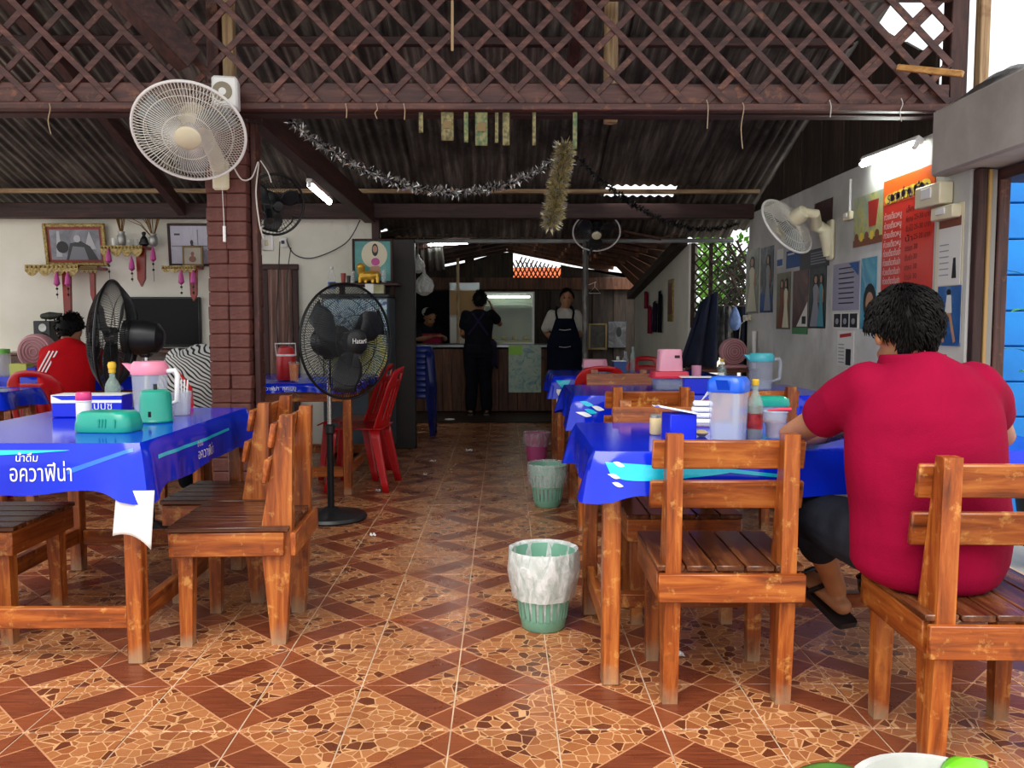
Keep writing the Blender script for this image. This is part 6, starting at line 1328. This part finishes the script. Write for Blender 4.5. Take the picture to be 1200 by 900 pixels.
# darker bush and trunk outside
tb_ = thing('garden_shrub', 'dark leafy bush outside the bamboo lattice', 'shrub', (2.42, 9.0, 0)); rr = random.Random(9); b = MB()
for k in range(700):
    c_ = V((rr.gauss(0, .09), rr.gauss(0, .12), rr.uniform(.8, 1.85))); d = V((rr.gauss(0, 1), rr.gauss(0, 1), rr.gauss(0, .7))).normalized(); sdv = d.cross(V((rr.random(), rr.random(), rr.random()))).normalized(); L, w_ = rr.uniform(.05, .09), rr.uniform(.015, .028)
    b.add([c_, c_+d*L*.5+sdv*w_, c_+d*L, c_+d*L*.5-sdv*w_], [(0, 1, 2, 3)])
o = b.build('foliage', mat('leaf_dark', '#1c2a14', '#2a3a1c', rough=.6, scale=5), tb_, 0); o['kind'] = 'stuff'
MB().tube([(0, 0, 0), (.02, 0, 1.0), (0, 0, 1.8)], [.05, .04, .02], 8).build('stem', 'bamboo_dark', tb_)
# ================================================================ GARLANDS, NOTES, CABLES, PLANTS
mat('tinsel_silver', '#d2d2ce', rough=.2, metal=.7); mat('tinsel_gold', '#d6c894', rough=.25, metal=.55); mat('tinsel_black', '#1c1c1c', rough=.3, metal=.6)
def tinsel(label, pts, r, n, m, seed, m2=None):
    """glittering foil garland: strips around a string, too many to count"""
    rr = random.Random(seed); t = thing('tinsel_garland', label, 'garland'); pts = [V(p) for p in pts]
    MB().tube(pts, .003, 5).build('string', 'black_bead', t)
    for mm, nn in ((m, n), (m2, n//2)):
        if not mm: continue
        b = MB()
        for k in range(nn):
            f = rr.random()*(len(pts)-1.001); i = int(f); p = pts[i].lerp(pts[i+1], f-i); d = V((rr.gauss(0, 1), rr.gauss(0, 1), rr.gauss(0, 1))).normalized(); e = d.cross(V((rr.random()-.5, rr.random()-.5, rr.random()-.5))).normalized(); L = r*rr.uniform(.5, 1.1); w_ = rr.uniform(.002, .0045)
            tw = e.cross(d)*w_
            b.add([p, p+d*L*.5+e*w_+tw, p+d*L, p+d*L*.5-e*w_-tw], [(0, 1, 2), (0, 2, 3)])
        o = b.build('foil', mm, t, 0); o['kind'] = 'stuff'
    return t
def sag(p, q, s, n=16): p, q = V(p), V(q); return [p.lerp(q, k/n)-V((0, 0, s*4*(k/n)*(1-k/n))) for k in range(n+1)]
A, B = aty(338, 140, 4.75), aty(655, 185, 5.6)
tinsel('silver tinsel garland swagged under the tin roof', sag(A, B, .30), .05, 1300, 'tinsel_silver', 1, 'tinsel_black')
tinsel('thick hanging bunch of gold tinsel', [aty(px_, y, 5.5) for px_, y in ((662, 172), (660, 190), (656, 208), (652, 228), (649, 248), (645, 262))], .085, 4200, 'tinsel_gold', 2, 'tinsel_silver')
tinsel('dark tinsel garland drooping towards the poster wall', sag(aty(676, 185, 5.6), aty(866, 262, 7.3), .20)[:9]+sag(aty(676, 185, 5.6), aty(866, 262, 7.3), .20)[9:], .04, 900, 'tinsel_black', 3)
mat('note_gold', '#8f8458', '#5f5a3c', rough=.7, scale=45, lo=.42, hi=.58); mat('note_green', '#4f6a48', '#8a8458', rough=.7, scale=45, lo=.42, hi=.58)
for k, (px, wd, bt, mm) in enumerate(((493, 5, 155, 0), (524, 14, 164, 0), (546, 5, 166, 1), (564, 14, 170, 1), (582, 4, 167, 0), (593, 8, 170, 0), (626, 4, 170, 0), (674, 5, 174, 1))):
    p0, p1 = aty(px, 131, 4.31), aty(px, bt, 4.31); h_ = p0.z-p1.z; w_ = wd*.00435
    t = thing('paper_note', 'folded banknote-like paper strip hanging from the lattice rail', 'paper strip', (p0.x, 4.322, p0.z), group='paper strips hung on the front rail')
    t['label'] = ['narrow gold paper strip hanging alone on the front rail', 'wide gold paper note hanging on the front rail', 'narrow green paper strip beside a wide gold note', 'wide green paper note among the gold strips', 'very thin gold paper strip beside a wide green note', 'gold paper note of medium width on the front rail', 'thin gold paper strip hanging alone between notes and tinsel', 'green paper strip hanging above the gold tinsel bunch'][k]
    b = MB(); b.grid(lambda u, v: V((-w_/2+w_*u, -.004*math.sin(3*v+k), -h_*v)), 3, 6); o = b.build('strip', ('note_gold', 'note_green')[mm], t, 60, solid=.001)
    if wd > 9: MB().box((0, -.006, -h_*.45), (w_*.7, .001, h_*.25)).build('print', 'gold_dark', t, 0)
# loose wires and ties
mat('wire_white', '#c9c5ba', rough=.5); mat('wire_black', '#141414', rough=.5); mat('wire_tan', '#b09a7a', rough=.6)
def wire(label, pts, r, m): tag(MB().tube(pts, r, 5).build('cable', m, None), label, 'cable')
def lace(pts, n=6):   # smooth a polyline (Catmull-Rom)
    P = [V(p) for p in pts]; out = []
    for i in range(len(P)-1):
        a, b_, c, d = P[max(i-1, 0)], P[i], P[i+1], P[min(i+2, len(P)-1)]
        for k in range(n): t_ = k/n; out.append(.5*((2*b_)+(c-a)*t_+(2*a-5*b_+4*c-d)*t_*t_+(3*b_-a-3*c+d)*t_**3))
    return out+[P[-1]]
wire('white cable looping from the wall fan down the pillar', lace([aty(272, 192, 4.42), aty(283, 210, 4.40), aty(295, 208, 4.42), aty(303, 190, 4.45), aty(300, 225, 4.46), aty(304, 262, 4.47), aty(309, 280, 4.49)]), .004, 'wire_white')
wire('white cable forking on the pillar edge', lace([aty(305, 188, 4.46), aty(314, 202, 4.47), aty(318, 214, 4.48)]), .003, 'wire_white')
wire('black cable sagging across the whitewashed wall', lace([aty(422, 258, BY-.05), aty(405, 285, BY-.05), aty(368, 302, BY-.03), aty(345, 298, BY-.03), aty(335, 280, BY-.03)]), .005, 'wire_black')
wire('black cable loop above the switch box', lace([aty(312, 258, 7.3), aty(325, 272, 7.3), aty(340, 262, 7.4), aty(344, 254, 7.5)]), .006, 'wire_black')
wire('thin dark cable hanging in front of the curtain', lace([aty(328, 283, BY-.1), aty(326, 330, BY-.1), aty(324, 380, BY-.1), aty(330, 440, BY-.1)]), .005, 'wire_black')
wire('second dark cable hanging in front of the curtain', lace([aty(341, 290, BY-.1), aty(336, 330, BY-.1), aty(338, 380, BY-.1), aty(334, 430, BY-.1)]), .004, 'wire_black')
t = thing('switch_box', 'white junction box on the pillar edge', 'switch box', aty(314, 285, 4.8)); MB().box((0, 0, 0), (.06, .04, .085), .006).build('case', 'white_plastic', t); MB().box((0, -.022, .0), (.02, .006, .03), .002).build('switch', 'cream_plastic', t)
t = thing('switch_box', 'small white socket on the whitewashed wall amid black cables', 'switch box', aty(332, 284, BY-.02)); MB().box((0, 0, 0), (.07, .03, .09), .006).build('case', 'white_plastic', t); MB().box((0, -.018, 0), (.03, .006, .03), .002).build('switch', 'black_bead', t)
for k, (px, py, L, m_, ll) in enumerate(((58, 126, 30, 'wire_tan', 'pinkish cord tied round the front rail'), (828, 122, 28, 'wire_tan', 'looped string tied to the front rail'), (870, 125, 48, 'wire_tan', 'knotted string dangling from the front rail'), (972, 122, 15, 'wire_white', 'short wire end tied on the front rail'), (1056, 120, 22, 'wire_white', 'bent wire tied near the concrete lintel'), (405, 126, 12, 'wire_tan', 'small tie at the front rail near the tinsel'), (441, 126, 13, 'wire_tan', 'small tie at the front rail near the first paper strip'), (473, 126, 14, 'wire_tan', 'bent tie at the front rail beside the first paper strip'))):
    p0 = aty(px, py, 4.315); wire(ll, lace([p0+V((0, .0, .02)), p0+V((.006, -.006, -.01)), p0+V((-.006+.012*(k % 2), -.006, -L*.0022)), p0+V((.004, -.004, -L*.0043))]), .0025, m_)
wire('pale wire bundle tied at the lattice top near the brace', lace([aty(147, 0, 4.30), aty(152, 18, 4.30), aty(158, 26, 4.30), aty(165, 18, 4.30), aty(166, 0, 4.30)]), .005, 'wire_white')
tag(MB().bar(aty(530, 0, 4.29), aty(530, 60, 4.29), .014, .008, (0, 1, 0)).build('stick', 'pale_z', None), 'thin pale batten hanging on the lattice', 'stick')
# potted plant at the bottom edge
mat('pot_white', '#cfd0cc', '#b8b9b4', rough=.6, scale=9); mat('soil', '#4a4a30', '#9aa070', rough=.9, scale=40, lo=.4, hi=.6)
pp = aty(1078, 905, 1.36); pz = aty(1078, 880, 1.475).z
po = thing('potted_plant', 'white rimmed pot with broad green leaves at the floor edge', 'plant', (pp.x+.035, 1.34, 0)); rr_ = .135; hh = pz-.01
MB().lathe([(.10, 0), (.105, .01), (rr_, hh-.03), (rr_+.012, hh-.025), (rr_+.014, hh), (rr_, hh), (rr_-.01, hh-.05), (.001, hh-.05)], 40).build('pot', 'pot_white', po); MB().lathe([(rr_-.008, hh-.03), (rr_*.5, hh-.018), (.001, hh-.015)], 32).build('soil', 'soil', po)
mat('leaf_a', '#3f7a30', '#5a9a3e', rough=.4, scale=7); mat('leaf_b', '#63c01c', '#7ad426', rough=.4, scale=7)
def leaf(parent, base, tip, w_, m, droop=.02):
    base, tip = V(base), V(tip); d = tip-base; sd = d.cross(V((0, 0, 1))).normalized()
    b = MB(); b.grid(lambda u, v: base+d*u+sd*(v-.5)*2*w_*math.sin(math.pi*min(1, u*.92+.06))**.8+V((0, 0, droop*math.sin(math.pi*u)-.012*abs(v-.5)*2)), 12, 6); b.build('leaf', m, parent, 60, solid=.0015)
    MB().tube([V((0, 0, hh-.03)), base.lerp(V((0, 0, hh)), .4)+V((0, 0, .01)), base], .004, 6).build('stem', m, parent)
leaf(po, (-.08, .04, hh+.004), (-.25, .09, hh-.012), .050, 'leaf_a', .018); leaf(po, (.04, .09, hh-.002), (.13, .11, hh+.002), .03, 'leaf_b', .014); leaf(po, (-.02, -.08, hh-.03), (-.06, -.2, hh-.06), .04, 'leaf_a'); leaf(po, (.10, .0, hh-.02), (.22, -.06, hh-.05), .04, 'leaf_a')
# plant leaves by the blue wall
pb = thing('potted_plant', 'green leafed plant in a dark pot before the blue wall', 'plant', (2.78, 4.3, 0)); MB().lathe([(.10, 0), (.14, .28), (.15, .28), (.15, .30), (.13, .30), (.12, .27), (.001, .27)], 28).build('pot', 'dark_plastic', pb)
for k, (a, L, z_) in enumerate(((2.6, .34, 1.42), (3.5, .30, 1.22), (2.9, .26, 1.02), (.6, .3, 1.3), (5.2, .3, 1.1), (1.5, .3, .9), (4.2, .3, 1.45))):
    d = V((math.cos(a), math.sin(a), 0)); b = MB(); b0 = V((0, 0, z_-.1)); b.grid(lambda u, v: b0+d*L*u+V((-d.y, d.x, 0))*(v-.5)*.09*math.sin(math.pi*min(1, u*.9+.08))+V((0, 0, .10*math.sin(2.2*u))), 10, 4); b.build('leaf', ('leaf_a', 'leaf_b')[k % 2], pb, 60)
MB().tube([(0, 0, .27), (.01, .01, .9), (0, 0, 1.4)], [.012, .01, .006], 8).build('stem', 'leaf_a', pb)
# ================================================================ pieces of parts hang under their part
def nest(parent_name, child_names):
    for o in list(bpy.data.objects):
        if o.parent is None or o.parent.parent is not None or o.name.split('.')[0] != parent_name: continue
        for ch in list(o.parent.children):
            if ch is not o and ch.name.split('.')[0] in child_names: ch.parent = o
nest('picture_sheet', ('print',))
nest('hub_cap', ('lettering',)); nest('lid', ('spout',)); nest('glass_body', ('label',)); nest('carton', ('lettering', 'stripe')); nest('apron', ('pocket_seam', 'apron_strap')); nest('pull_cord', ('cord_grip',)); nest('case', ('switch',)); nest('cabinet', ('tweeter', 'woofer', 'cone')); nest('casing', ('screen',))
